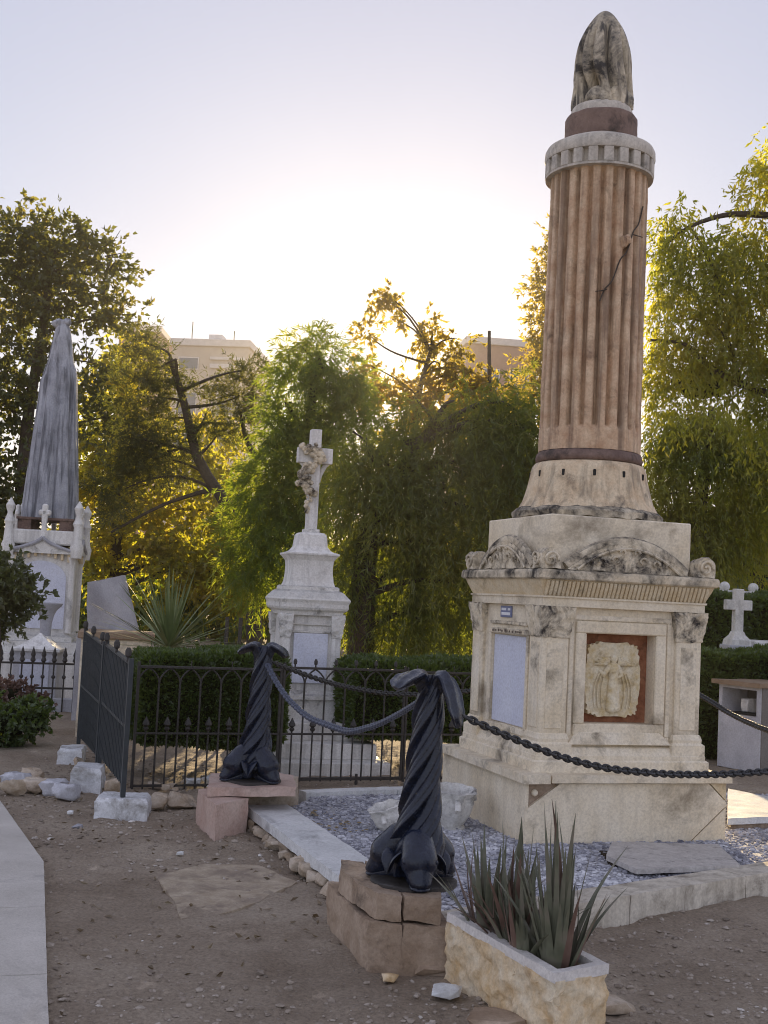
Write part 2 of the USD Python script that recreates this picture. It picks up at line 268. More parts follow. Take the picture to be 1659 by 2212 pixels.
def ground_height(x, y):
    p = np.stack([x, y, np.zeros_like(x)], -1)
    return (meshkit.fbm(p * 0.8, 3, 3) - 0.5) * 0.06 + (meshkit.fbm(p * 6, 3, 9) - 0.5) * 0.04 + (meshkit.fbm(p * 19, 2, 19) - 0.5) * 0.022 + np.clip(y - 26, 0, 40) * 0.03 - 0.012
def ground():
    xs = np.concatenate([[-150, -80, -40, -20, -12, -8], np.arange(-5, 5, 0.035), [5, 8, 12, 20, 40, 80, 150]])
    ys = np.concatenate([[-60, -15, -5, 0, 2], np.arange(3.2, 13.5, 0.04), np.arange(13.5, 30, 0.6), [35, 45, 60, 100, 180]])
    X, Y = np.meshgrid(xs, ys, indexing='ij'); Z = ground_height(X, Y); n = len(ys)
    v = np.stack([X, Y, Z], -1).reshape(-1, 3); a = (np.arange(len(xs) - 1)[:, None] * n + np.arange(n - 1)).ravel()
    single('ground', (v, np.stack([a, a + n, a + n + 1, a + 1], 1)), M['earth'], kind='structure', smooth=True)
ground()

def shards(n, region, smin, smax, seed, z=None, flat=0.6):
    """Many small stones lying in a region (function of two random numbers) as one mesh."""
    rng = np.random.default_rng(seed); s = trimesh.creation.icosahedron(); bv, bf = np.array(s.vertices), np.array(s.faces); k = len(bv)
    P = region(rng, n); size = smin + (smax - smin) * rng.random(n) ** 3
    q = bv[None] * (1 + 0.5 * (rng.random((n, k, 1)) - 0.5)) * size[:, None, None] * (0.6 + 0.8 * rng.random((n, 1, 3))) * np.array([1, 1, flat])
    a = rng.random(n) * 6.28; c, d = np.cos(a)[:, None], np.sin(a)[:, None]
    x, y = q[..., 0] * c - q[..., 1] * d, q[..., 0] * d + q[..., 1] * c
    h = ground_height(P[:, 0], P[:, 1]) if z is None else z + 0 * P[:, 0]
    v = np.stack([x + P[:, :1], y + P[:, 1:2], q[..., 2] + h[:, None] + size[:, None] * 0.15], -1).reshape(-1, 3)
    f = (bf[None] + np.arange(n)[:, None, None] * k).reshape(-1, 3)
    return v, f
def pebble_material(name, ramp, rough_=0.85):
    return mat(name, {'g': ('geometry', {}), 'a': ('attribute', {'attribute': 'tone'}), 'r': ('rgb_ramp', {'ramp': ramp}), 'n': ('noise_texture', {'scale': 90.0, 'detail': 3.0}), 'b': ('bump', {'strength': 0.3, 'distance': 0.01}),
                      'p': ('principled_bsdf', {'roughness': rough_, 'specular_ior_level': 0.25})},
               [('a.fac', 'r.fac'), ('r.color', 'p.base_color'), ('g.position', 'n.vector'), ('n.fac', 'b.height'), ('b.normal', 'p.normal')])
M['chips'] = pebble_material('ground_chips', [(0, (0.16, 0.13, 0.10)), (0.5, (0.30, 0.25, 0.20)), (0.75, (0.38, 0.33, 0.275)), (0.9, (0.48, 0.44, 0.39)), (1, (0.66, 0.63, 0.59))])
M['gravel'] = pebble_material('grave_gravel_stones', [(0, (0.10, 0.10, 0.12)), (0.3, (0.24, 0.24, 0.27)), (0.6, (0.44, 0.44, 0.47)), (1, (0.74, 0.74, 0.75))])
def earth_region(rng, n):
    P = np.stack([rng.uniform(-3.0, 2.6, 3 * n), 4.2 + 7.5 * rng.random(3 * n) ** 1.6], 1)
    keep = meshkit.fbm(np.c_[P * 0.9, np.zeros(len(P))], 3, 41) > 0.30 + 0.22 * rng.random(len(P)); return P[keep][:n]
E_ = earth_region(np.random.default_rng(5), 16000)
single('ground_pebbles', shards(len(E_), lambda r, n: E_, 0.0025, 0.018, 6), M['chips'], 'small grey and white stone chips scattered over the bare earth', 'pebbles', kind='stuff', smooth=False, tone=12)

# paved path at the left edge: slabs with joints
def path():
    t = Thing('path', None, None, kind='structure'); A = np.array([-1.79, 6.80]); B = np.array([-1.13, 4.49]); C = np.array([-2.61, 8.62]); d = (B - A) / np.linalg.norm(B - A)
    inn = np.array([-1.9, -0.55]); cuts = [0.0, 0.98, 2.0, 3.05, 4.2]
    for a, b in zip(cuts[:-1], cuts[1:]):
        p, q = A + d * (a + 0.006), A + d * (b - 0.006)
        t.add('paving_slab', rough(extrude([p, q, q + inn, p + inn][::-1], -0.08, 0.055), 0.004, 9, 0.06, int(a * 10)), M['concrete'], smooth=25)
    d2 = (C - A) / np.linalg.norm(C - A); s = -0.02
    for a, b in ((0.0, 1.1), (1.1, 2.3), (2.3, 3.6)):
        p, q = A + d2 * (a + 0.008), A + d2 * (b - 0.006)
        t.add('paving_slab', rough(extrude([p, q, q + inn, p + inn], -0.08, 0.051), 0.004, 9, 0.06, 50 + int(a * 10)), M['concrete'], smooth=25)
path()

# ------------------------------------------------------------------ the tall column monument
MC = (1.466, 8.688, 0.0); TH = 0.311
def column_monument():
    t = Thing('column_monument', 'tall red-brown fluted column monument with draped top on carved cream pedestal', 'monument', MC, TH)
    # base clad in slabs
    t.add('base_core', bx(-0.715, 0.715, -0.715, 0.715, -0.05, 0.468), M['brownstone'])
    Fp = lambda poly: move(extrude(poly, 0, 0.026), (0, 0, 0), rx=math.pi / 2)   # polygons drawn in x,z standing on the front face
    fr = lambda poly, y=-0.714: move(Fp(poly), (0, y, 0))
    crack = [(0.40, 0.02), (0.72, 0.295)]
    t.add('front_panel', fr([(-0.738, 0.02), (crack[0][0] - 0.008, 0.02), (0.738, 0.318), (0.738, 0.34), (0.60, 0.464), (-0.50, 0.464), (-0.738, 0.30)]), M['marble_clean'])
    t.add('front_panel', fr([(crack[0][0] + 0.004, 0.02), (0.738, 0.02), (0.738, 0.304)], -0.712), M['marble_clean'])
    t.add('corner_patch', fr([(0.745 - 0.13, 0.464), (0.738, 0.352), (0.738, 0.464)], -0.709), M['ochre'])
    t.add('side_panel', bx(-0.741, -0.716, -0.736, 0.74, 0.02, 0.464, 0.004), M['marble_clean'])
    t.add('side_panel', bx(0.716, 0.741, -0.712, 0.74, 0.02, 0.464, 0.004), M['marble_clean'])
    t.add('side_panel', bx(-0.714, 0.714, 0.716, 0.741, 0.02, 0.464, 0.004), M['marble_clean'])
    cl = trimesh.creation.icosphere(2, 0.022); t.add('iron_cramp', move(cl, (-0.67, -0.722, 0.405)), M['marble_clean'])
    # cap slabs, broken near the corner
    t.add('cap_slab', rough(extrude([(-0.77, -0.775), (-0.585, -0.775), (-0.56, -0.60), (-0.56, 0.765), (-0.77, 0.765)], 0.468, 0.523), 0.003, 25, 0.05, 3), M['marble'], smooth=25)
    t.add('cap_slab', rough(extrude([(-0.567, -0.758), (0.765, -0.765), (0.765, 0.765), (-0.552, 0.765), (-0.552, -0.60)], 0.470, 0.521), 0.003, 25, 0.05, 4), M['marble'], smooth=25)
    t.add('step', sqlathe([(0.652, 0.520), (0.652, 0.590), (0.640, 0.600)]), M['marble'], smooth=False)
    t.add('step', sqlathe([(0.634, 0.598), (0.634, 0.628), (0.618, 0.650), (0.606, 0.676), (0.592, 0.684)]), M['marble'], smooth=False)
    # die with two pockets
    die = bx(-0.578, 0.578, -0.578, 0.578, 0.60, 1.60, 0.004)
    die -= bx(-0.27, 0.25, -0.60, -0.468, 0.835, 1.43, 0.001)
    die -= bx(-0.60, -0.556, -0.33, 0.27, 0.76, 1.385, 0.001)
    t.add('die', die, M['marble_clean'], smooth=20)
    # front: moulded frame, rusty niche, relief
    def ring(x0, x1, z0, z1, w, y, dy): return cat(bx(x0, x1, y - dy, y, z1 - w, z1, 0.008), bx(x0, x1, y - dy, y, z0, z0 + w, 0.008), bx(x0, x0 + w, y - dy, y, z0 + w + .001, z1 - w - .001, 0.008), bx(x1 - w, x1, y - dy, y, z0 + w + .001, z1 - w - .001, 0.008))
    t.add('panel_frame', ring(-0.35, 0.33, 0.755, 1.51, 0.078, -0.577, 0.022), M['marble_clean'], smooth=20)
    t.add('frame_moulding', ring(-0.395, 0.375, 0.715, 1.55, 0.034, -0.577, 0.010), M['marble'], smooth=20)
    t.add('niche_back', bx(-0.27, 0.25, -0.479, -0.467, 0.835, 1.43, 0.002), M['rust'])
    sill = trimesh.Trimesh(*(lambda h: (h.vertices, h.faces))(tm(MF.hull_points(np.array([(-0.395, -0.579, 0.70), (0.375, -0.579, 0.70), (-0.395, -0.618, 0.70), (0.375, -0.618, 0.70), (-0.31, -0.579, 0.80), (0.29, -0.579, 0.80), (-0.31, -0.603, 0.775), (0.29, -0.603, 0.775)], np.float32)))), process=False)
    t.add('sill', sill, M['marble'], smooth=False)
    # the ivory relief: scalloped plate with a robed figure, arms spread
    N = 260; a = np.linspace(0, 2 * np.pi, N, endpoint=False); hw, hh = 0.200, 0.246
    ex = np.sign(np.cos(a)) * np.abs(np.cos(a)) ** 0.35 * hw; ez = np.sign(np.sin(a)) * np.abs(np.sin(a)) ** 0.35 * hh
    sc = 1 + 0.022 * np.cos(a * 22) + 0.02 * np.cos(a * 8); plate = Polygon(np.c_[ex * sc, ez * sc]).buffer(0)
    pl = move(extrude(plate, 0, 0.045), (-0.030, -0.478, 1.125), rx=math.pi / 2)
    rp = t.add('relief_plate', rough(pl, 0.004, 40, 0.012, 8), M['relief'])
    X0, Z0, Y0 = -0.030, 1.125, -0.527
    def bl(p, r, q, s): # two-ball limb in relief
        return MF.hull_points(np.array(np.vstack([np.array(trimesh.creation.icosphere(2).vertices) * (r, r * 0.8, r) + (p[0] + X0, Y0 - 0.004, p[1] + Z0), np.array(trimesh.creation.icosphere(2).vertices) * (s, s * 0.8, s) + (q[0] + X0, Y0 - 0.004, q[1] + Z0)]), np.float32))
    body = bl((0, 0.085), 0.036, (0, 0.0), 0.034) + bl((0, 0.0), 0.034, (-0.012, -0.185), 0.040) + bl((0, 0.0), 0.030, (0.022, -0.185), 0.036) + bl((0, 0.14), 0.027, (0, 0.128), 0.020) + bl((0, 0.115), 0.014, (0, 0.09), 0.020)
    body += bl((-0.03, 0.088), 0.020, (-0.075, 0.03), 0.016) + bl((-0.075, 0.03), 0.015, (-0.10, 0.055), 0.010) + bl((0.03, 0.085), 0.020, (0.06, 0.03), 0.016) + bl((0.06, 0.03), 0.014, (0.02, 0.005), 0.011)
    fg = rough(body, 0.003, 60, 0.008, 3); t.add('relief_figure', fg, M['relief'], under=rp)
    wings = []
    for s in (-1, 1):
        for k in range(6):
            ang = math.radians(20 + 13 * k); L = 0.125 - 0.006 * k
            wings.append(tube([(X0 + s * 0.035, Y0, Z0 + 0.10), (X0 + s * (0.035 + L * 0.6 * math.cos(ang)), Y0 - 0.008, Z0 + 0.10 + L * 0.6 * math.sin(ang) - 0.02), (X0 + s * (0.035 + L * math.cos(ang)), Y0, Z0 + 0.085 + L * math.sin(ang) - 0.03)], [0.008, 0.012, 0.004], 6))
    t.add('relief_drapery', cat(*wings, *[tube(smoothline([(X0 + s * x, Y0, Z0 - 0.19), (X0 + s * (x + .012), Y0 - .004, Z0 - 0.08), (X0 + s * x * .8, Y0, Z0 + 0.04)], 8), [.005] * 8, 5) for s in (-1, 1) for x in (0.075, 0.105, 0.13)]), M['relief'], under=rp)
    # left face: plaque, frame, inscription, number plate
    fl = lambda y0, y1, z0, z1, x0, x1, ch=0.004: bx(-x1, -x0, y0, y1, z0, z1, ch)
    t.add('plaque', fl(-0.325, 0.265, 0.765, 1.38, 0.545, 0.566), M['plaque'])
    w = 0.04; y0, y1, z0, z1 = -0.372, 0.312, 0.715, 1.43
    t.add('plaque_frame', cat(fl(y0, y1, z1 - w, z1, 0.577, 0.594), fl(y0, y1, z0, z0 + w, 0.577, 0.594), fl(y0, y0 + w, z0 + w + .001, z1 - w - .001, 0.577, 0.594), fl(y1 - w, y1, z0 + w + .001, z1 - w - .001, 0.577, 0.594)), M['marble'], smooth=20)
    t.add('inscription_band', fl(-0.30, 0.25, 1.395, 1.425, 0.590, 0.597, 0.002), M['carved'])
    rng = random.Random(4); y = 0.24; L = []
    while y > -0.29:
        dy = rng.uniform(0.012, 0.028); L.append(fl(y - dy, y, 1.400 + rng.uniform(0, .004), 1.412 + rng.uniform(0, .010), 0.5965, 0.5995, 0.001)); y -= dy + rng.choice((0.008, 0.012, 0.03))
    t.add('worn_lettering', cat(*L), M['letter'], kind='stuff')
    pn = t.add('number_plate', fl(-0.06, 0.13, 1.505, 1.585, 0.577, 0.588), M['plate'])
    t.add('plate_mark', cat(fl(-0.04, 0.11, 1.520, 1.540, 0.587, 0.5895, .001), fl(0.03, 0.11, 1.553, 1.570, 0.587, 0.5895, .001), fl(-0.04, 0.0, 1.553, 1.570, 0.587, 0.5895, .001)), M['platewhite'], under=pn)
    t.add('carved_band', rough(fl(-0.33, 0.30, 1.455, 1.478, 0.577, 0.592), 0.006, 50, 0.014, 5), M['carved'])
    # corner pilasters with base, raised panel and carved capital
    for sx_ in (-1, 1):
        for sy_ in (-1, 1):
            cx, cy = sx_ * 0.503, sy_ * 0.503; h = 0.098
            p = t.add('pilaster', bx(cx - h, cx + h, cy - h, cy + h, 0.684, 1.60, 0.007), M['marble_clean'], smooth=20)
            t.add('pilaster_base', move(sqlathe([(h + .030, 0.620), (h + .030, 0.700), (h + .012, 0.715), (h + .016, 0.735), (h + .006, 0.765), (h + 0.001, 0.770)]), (cx, cy, 0)), M['marble'], under=p, smooth=False)
            t.add('pilaster_fillet', cat(bx(cx - h * .62, cx + h * .62, cy - h - .005, cy + h + .005, 0.80, 1.36, 0.003), bx(cx - h - .005, cx + h + .005, cy - h * .62, cy + h * .62, 0.80, 1.36, 0.003)), M['marble'], under=p, smooth=20)
            cap = MF.hull_points(np.array([(cx + i * k, cy + j * k, z) for k, z in ((h + .004, 1.395), (h + .010, 1.45), (h + 0.030, 1.575), (h + 0.030, 1.599)) for i in (-1, 1) for j in (-1, 1)], np.float32))
            t.add('pilaster_capital', rough(cap, 0.010, 34, 0.014, 11 + sx_ + 3 * sy_), M['carved'], under=p)
            if sy_ < 0 or sx_ < 0:
                vol = []
                for dx, dy in (((1, 0), (-1, 0)) if sy_ < 0 else ()) : vol.append(move(trimesh.creation.torus(0.022, 0.011, 14, 8), (cx + dx * 0.085, cy - h - .014, 1.545), rx=math.pi / 2))
                for dy in ((1, -1) if sx_ < 0 else ()): vol.append(move(trimesh.creation.torus(0.022, 0.011, 14, 8), (cx - h - .014, cy + dy * 0.085, 1.545), ry=math.pi / 2))
                t.add('volutes', cat(*vol), M['carved'], under=p)
    # entablature
    t.add('frieze', sqlathe([(0.600, 1.598), (0.612, 1.600), (0.612, 1.652), (0.622, 1.656), (0.622, 1.668)]), M['marble_clean'], smooth=False)
    t.add('cyma', sqlathe([(0.608, 1.667), (0.620, 1.69), (0.640, 1.735), (0.650, 1.762), (0.655, 1.776)]), M['ochre'], smooth=False)
    n = 40
    for i in range(n):
        x = -0.615 + 1.23 * (i + 0.5) / n; k = 1.0
        t.add('cornice_tongue', tube([(x, -0.618, 1.672), (x, -0.630, 1.70), (x, -0.652, 1.745), (x, -0.660, 1.768)], [0.009, 0.0125, 0.013, 0.011], 6), M['ochre'])
    t.add('cornice', rough(sqlathe([(0.668, 1.775), (0.680, 1.785), (0.680, 1.822), (0.672, 1.838), (0.640, 1.846)]), 0.003, 22, 0.05, 21), M['cornice'], smooth=25)
    # pediments with carved tympanum and corner scrolls, on all four sides
    def pediment(rz, straight):
        m = []; xs = np.linspace(-0.45, 0.45, 25)
        arc = [(x, 1.850 + 0.185 * ((1 - abs(x / 0.45) ** 2.0) if not straight else (1 - abs(x / 0.45) ** 1.25))) for x in xs]
        ty = extrude([(-0.45, 1.846)] + arc + [(0.45, 1.846)], 0, 0.075); ty = move(ty, (0, -0.565, 0), rx=math.pi / 2)
        ped = t.add('pediment', move(rough(ty, 0.012, 26, 0.018, 31 + int(rz * 3), keep=lambda v: (v[:, 1] < -0.60)), rz=rz), M['carved'])
        t.add('arch_moulding', move(tube([(x, -0.605, z + 0.012) for x, z in arc], 0.028, 8, 1.5), rz=rz), M['cornice'], under=ped)
        t.add('arch_moulding', move(tube([(x * 0.86, -0.648, 1.846 + (z - 1.846) * 0.84) for x, z in arc], 0.010, 6), rz=rz), M['carved'], under=ped)
        cur = []
        for s in (-1, 1):
            for (u, w_, r) in ((0.10, 0.065, 0.034), (0.20, 0.05, 0.030), (0.29, 0.04, 0.024), (0.05, 0.12, 0.026)):
                th = np.linspace(0, 4.4, 14); cur.append(tube(np.c_[s * (u + r * (1 - th / 7) * np.cos(th)), np.full(14, -0.650), 1.856 + w_ + r * (1 - th / 7) * np.sin(th)], np.linspace(0.009, 0.005, 14), 6))
        for c_ in cur: t.add('scrollwork', move(c_, rz=rz), M['carved'], under=ped)
    for k in range(4): pediment(-k * math.pi / 2, k == 3)
    for sx_ in (-1, 1):
        for sy_ in (-1, 1):
            q = [(0.0, 0.0), (0.0, 0.10), (0.04, 0.135), (0.09, 0.13), (0.13, 0.09), (0.135, 0.0)]
            blk = MF.hull_points(np.array([(sx_ * (0.655 - a), sy_ * (0.655 - b), 1.845 + z) for (a, z) in q for b in (0.0, 0.13)] , np.float32))
            a_ = t.add('acroterion', rough(blk, 0.014, 20, 0.016, 77 + sx_ * 2 + sy_), M['carved'])
            th = np.linspace(0, 9, 34); r = 0.055 * (1 - th / 11)
            t.add('scroll', cat(tube(np.c_[sx_ * 0.585 + r * np.cos(th), np.full(34, sy_ * 0.66), 1.905 + r * np.sin(th)], 0.010, 6), tube(np.c_[np.full(34, sx_ * 0.66), sy_ * 0.585 + r * np.cos(th), 1.905 + r * np.sin(th)], 0.010, 6)), M['carved'], under=a_)
    t.add('upper_block', bx(-0.535, 0.535, -0.535, 0.535, 1.84, 2.216, 0.008), M['marble_clean'])
    # column
    rngc = np.random.default_rng(3)
    gad = lambda th, z: 1 + 0.035 * np.abs(np.cos(th * 12)) ** 0.7 * np.clip((2.60 - z) / 0.15, 0, 1) + 0.012 * (meshkit.fbm(np.c_[np.cos(th) * 5, np.sin(th) * 5, np.full(len(th), z * 12)], 3, 5) - 0.5)
    t.add('column_foot', rough(lathe([(0.50, 2.214), (0.535, 2.222), (0.54, 2.262), (0.515, 2.285), (0.49, 2.295)], 64), 0.014, 11, 0.03, 9), M['cornice'], smooth=30)
    t.add('flared_base', lathe([(0.49, 2.28), (0.478, 2.305), (0.455, 2.345), (0.438, 2.40), (0.424, 2.46), (0.416, 2.52), (0.412, 2.57), (0.405, 2.60), (0.385, 2.622), (0.36, 2.63)], 144, gad), M['bell'], smooth=50)
    for k in range(12):
        a = k * math.pi / 6 + 0.15; t.add('drip_hole', move(bx(-0.03, 0.008, -0.010, 0.010, -0.022, 0.022, 0.004), (0.416 * math.cos(a), 0.416 * math.sin(a), 2.535), rz=a), M['blackhole'])
    t.add('dark_ring', rough(lathe([(0.355, 2.626), (0.378, 2.636), (0.386, 2.66), (0.378, 2.69), (0.366, 2.705), (0.35, 2.715)], 64), 0.005, 24, 0.03, 2), M['drum'], smooth=40)
    NF = 24
    def flute(th, z):
        ph = (th * NF / (2 * np.pi)) % 1.0; g = np.exp(-((ph - 0.5) / 0.17) ** 4) + 0.22 * (2 * np.abs(((ph + 0.5) % 1.0) - 0.5)) ** 2
        dep = 0.15 * np.clip((z - 2.86) / 0.03, 0, 1) * np.clip((4.74 - z) / 0.03, 0, 1) + 0.012
        e = meshkit.fbm(np.c_[np.cos(th) * 6, np.sin(th) * 6, np.full(len(th), z * 5)], 4, 15) - 0.5
        return 1.01 - dep * g * (0.8 + 0.5 * e) + 0.05 * e
    zs = np.concatenate([[2.71, 2.74, 2.84, 2.855, 2.87, 2.89], np.linspace(2.95, 4.68, 36), [4.70, 4.715, 4.73, 4.745, 4.76]])
    t.add('fluted_shaft', lathe([(0.362 - 0.012 * (z - 2.7) / 2.05, z) for z in zs], 320, flute), M['shaft'], smooth=40)
    vz = np.linspace(0, 1, 26); va = -1.95 + 0.95 * vz; v_ = np.c_[0.366 * np.cos(va), 0.366 * np.sin(va), 3.75 + 0.72 * vz + 0.02 * np.sin(vz * 20)]
    tw = [tube(v_, 0.0055, 5)]
    for k in range(3):
        s = rngc.random(); i = int(s * 24); d = rngc.normal(0, 0.025, 3); tw.append(tube([v_[i], v_[i] * (1.01, 1.01, 1) + d * .5, v_[i] * (1.012, 1.012, 1) + d], [0.005, 0.004, 0.003], 4))
    t.add('dry_vine', cat(*tw), M['bark'])
    t.add('vine_tuft', rough(move(trimesh.creation.icosphere(2, 0.045), (0.360 * math.cos(-1.47), 0.360 * math.sin(-1.47), 4.20)), 0.03, 22, 0.015, 6), M['shaft'])
    # capital with dentils, drum, plinth ring
    t.add('capital', lathe([(0.335, 4.745), (0.348, 4.76), (0.352, 4.80), (0.352, 4.862), (0.396, 4.864), (0.404, 4.885), (0.402, 4.93), (0.388, 4.958), (0.34, 4.985), (0.28, 5.01), (0.262, 5.02)], 96), M['capital'], smooth=30)
    for k in range(22):
        a = 2 * math.pi * (k + 0.4) / 22
        t.add('dentil', move(bx(-0.024, 0.024, -0.034, 0.034, 4.752, 4.863, 0.005), (0.372 * math.cos(a), 0.372 * math.sin(a), 0), rz=a), M['capital'], smooth=20)
    t.add('lower_lip', lathe([(0.34, 4.735), (0.392, 4.737), (0.394, 4.752), (0.35, 4.757)], 96), M['capital'], smooth=20)
    t.add('drum', rough(lathe([(0.262, 5.015), (0.266, 5.03), (0.263, 5.19), (0.255, 5.20), (0.2, 5.205)], 64), 0.006, 16, 0.03, 12), M['drum'], smooth=40)
    t.add('plinth_ring', lathe([(0.21, 5.20), (0.226, 5.208), (0.226, 5.25), (0.214, 5.275), (0.19, 5.285)], 64), M['capital'], smooth=40)
    # draped top: a bullet of hanging folds over a mound, hollow at lower left
    prof = np.array([(0.205, 5.27), (0.208, 5.33), (0.204, 5.42), (0.203, 5.50), (0.196, 5.58), (0.190, 5.66), (0.178, 5.74), (0.160, 5.82), (0.136, 5.89), (0.104, 5.95), (0.064, 6.005), (0.030, 6.03)])
    from scipy.interpolate import PchipInterpolator
    zz = np.linspace(5.27, 6.03, 60); rr = PchipInterpolator(prof[:, 1], prof[:, 0])(zz)
    def fold(th, z):
        k = np.clip((6.02 - z) / 0.25, 0, 1); sw = th + 0.30 * (z - 5.6) + 0.10 * np.sin(z * 7)
        f = 0.30 * np.abs(np.sin(sw * 5.5 + 0.8 * np.sin(th * 2))) ** 0.7 + 0.05 * np.sin(sw * 17 + z * 4) - 0.08
        low = np.exp(-((z - 5.40) / 0.09) ** 2); hole = low * np.exp(-(((th - 3.85) + np.pi) % (2 * np.pi) - np.pi) ** 2 / 0.10)
        return 0.93 + k * (f - 0.06) - 0.75 * hole
    t.add('draped_top', lathe(list(zip(rr, zz)), 200, fold), M['statue'], smooth=60)
    lump = [((0.10 * math.cos(a), 0.10 * math.sin(a), 5.33), r) for a, r in ((3.9, 0.085), (4.6, 0.10), (5.2, 0.09))]
    t.add('carved_mound', rough(cat(*[mfd(trimesh.creation.icosphere(2, r)).translate(c) for c, r in lump]) if False else (mfd(trimesh.creation.icosphere(3, 0.09)).translate((-0.08, -0.085, 5.315)) + mfd(trimesh.creation.icosphere(3, 0.085)).translate((0.03, -0.135, 5.32)) + mfd(trimesh.creation.icosphere(3, 0.08)).translate((0.12, -0.10, 5.33))), 0.02, 18, 0.015, 4), M['statue'])
column_monument()


# ------------------------------------------------------------------ plinths and dolphin bollards
def dolphin_bollard(label, loc, phase, tails, lean):
    """Entwined dolphins standing on their heads; tails is a list of (heading, reach, droop, fluke width)."""
    t = Thing('dolphin_bollard', label, 'bollard', loc, 0, 'dolphin bollards around the column monument')
    # the twisted bodies: overlapping folds that wind up to the right, each with a sharp lip
    Zs = np.concatenate([[0.03, 0.06], np.linspace(0.09, 0.90, 90), [0.925, 0.94]]); R = np.interp(Zs, [0.0, 0.10, 0.18, 0.25, 0.36, 0.55, 0.74, 0.87, 0.92, 0.94], [0.10, 0.122, 0.124, 0.112, 0.092, 0.081, 0.073, 0.061, 0.050, 0.03])
    def wind(th, z):
        ph = ((th - phase - 8.0 * max(z, 0.05)) * 4 / (2 * np.pi)) % 1.0; lip = np.where(ph < 0.86, (ph / 0.86) ** 0.55, ((1 - ph) / 0.14) ** 1.5)
        second = 0.13 * np.exp(-((ph - 0.42) / 0.045) ** 2) + 0.05 * np.exp(-((ph - 0.68) / 0.03) ** 2); wear = 0.03 * (meshkit.fbm(np.c_[np.cos(th) * 4, np.sin(th) * 4, np.full(len(th), z * 14)], 3, 4) - 0.5)
        return 0.70 + 0.36 * lip - second * 0.7 + wear
    b_ = lathe(list(zip(R, Zs)), 220, wind); b_.vertices[:, 0] += lean[0] * b_.vertices[:, 2]; b_.vertices[:, 1] += lean[1] * b_.vertices[:, 2]
    t.add('twisted_body', b_, M['iron_blue'], smooth=38)
    S1, S2 = np.array(trimesh.creation.icosphere(3).vertices), np.array(trimesh.creation.icosphere(2).vertices)
    for k in range(3):
        e = phase + 0.15 + k * 2 * np.pi / 3; out = np.array([math.cos(e), math.sin(e), 0]); sd = np.array([-math.sin(e), math.cos(e), 0]); zz = np.array([0, 0, 1.0])
        head = MF.hull_points(np.vstack([S1 * 0.072 + out * 0.075 + zz * 0.185, S1 * (0.084, 0.084, 0.080) + out * 0.132 + zz * 0.115]).astype(np.float32))
        head += MF.hull_points(np.vstack([S1 * 0.070 + out * 0.140 + zz * 0.090, S2 * (0.050, 0.050, 0.026) + out * 0.188 + zz * 0.034]).astype(np.float32))
        jaw = MF.hull_points(np.vstack([S2 * 0.052 + out * 0.075 + zz * 0.045, S2 * (0.046, 0.046, 0.014) + out * 0.190 + zz * 0.012]).astype(np.float32))
        head += jaw; m_ = rough(head, 0.003, 24, 0.011, k); trimesh.smoothing.filter_taubin(m_, iterations=6); hp = t.add('dolphin_head', m_, M['iron_blue'], smooth=60)
        for s in (-1, 1):
            t.add('eye', move(cat(trimesh.creation.icosphere(2, 0.013), move(trimesh.creation.torus(0.017, 0.005, 18, 8), rz=e, ry=math.pi / 2) if False else trimesh.creation.icosphere(1, 0.012)), out * 0.166 + sd * s * 0.068 + zz * 0.120), M['iron_blue'], under=hp, smooth=60)
            fin = [out * 0.10 + sd * s * 0.075 + zz * 0.15, out * 0.085 + sd * s * 0.112 + zz * 0.105, out * 0.075 + sd * s * 0.132 + zz * 0.045]
            t.add('side_fin', tube(smoothline(fin, 8), [0.012, 0.022, 0.028, 0.030, 0.028, 0.022, 0.014, 0.005], 10, 0.35), M['iron_blue'], under=hp, smooth=60)
    t.add('foot_plate', rough(lathe([(0.17, -0.012), (0.20, -0.008), (0.20, 0.010), (0.185, 0.016), (0.10, 0.02)], 40), 0.006, 14, 0.03, 3), M['iron'])
    for (h, reach, droop, w) in tails:
        d = np.array([math.cos(h), math.sin(h), 0]); s = np.array([-math.sin(h), math.cos(h), 0]); up = np.array([0, 0, 1.0])
        zt_ = 0.86; base = np.array([lean[0] * zt_, lean[1] * zt_, zt_ - 0.08]); u = np.linspace(0, 1, 18)
        c_ = base + np.outer(0.02 * np.minimum(u / 0.2, 1), d) + np.outer(np.clip((u - 0.15) / 0.85, 0, 1) * reach, d) + np.outer(0.15 * np.minimum(u / 0.35, 1) ** 0.8 - droop * np.clip((u - 0.4) / 0.6, 0, 1) ** 1.6, up)
        hw = np.interp(u, [0, .25, .45, .7, .88, 1], [0.036, 0.034, w * .40, w * .56, w * .50, w * .22]); ht = np.interp(u, [0, .25, .5, .9, 1], [0.036, 0.034, 0.026, 0.018, 0.010])
        tg = np.gradient(c_, axis=0); tg /= np.linalg.norm(tg, axis=1, keepdims=True); th = np.linspace(0, 2 * np.pi, 16, endpoint=False); v = []
        for i in range(18):
            nn = np.cross(s, tg[i]); nn /= np.linalg.norm(nn); v.append(c_[i] + np.outer(hw[i] * np.cos(th), s) + np.outer(ht[i] * np.sin(th) * (1 + 0.35 * np.cos(4 * th)) - 0.25 * hw[i] * np.cos(th) ** 2 * (u[i] > .4), nn))
        f = [(i * 16 + k, i * 16 + (k + 1) % 16, i * 16 + 16 + (k + 1) % 16, i * 16 + 16 + k) for i in range(17) for k in range(16)]; v = np.vstack(v + [c_[:1], c_[-1:]]); f = tm((v, f)).faces
        f = np.vstack([f, [((k + 1) % 16, k, 288) for k in range(16)], [(272 + k, 272 + (k + 1) % 16, 289) for k in range(16)]])
        tl = trimesh.Trimesh(v, f); tl.fix_normals(); tl = mfd(tl)
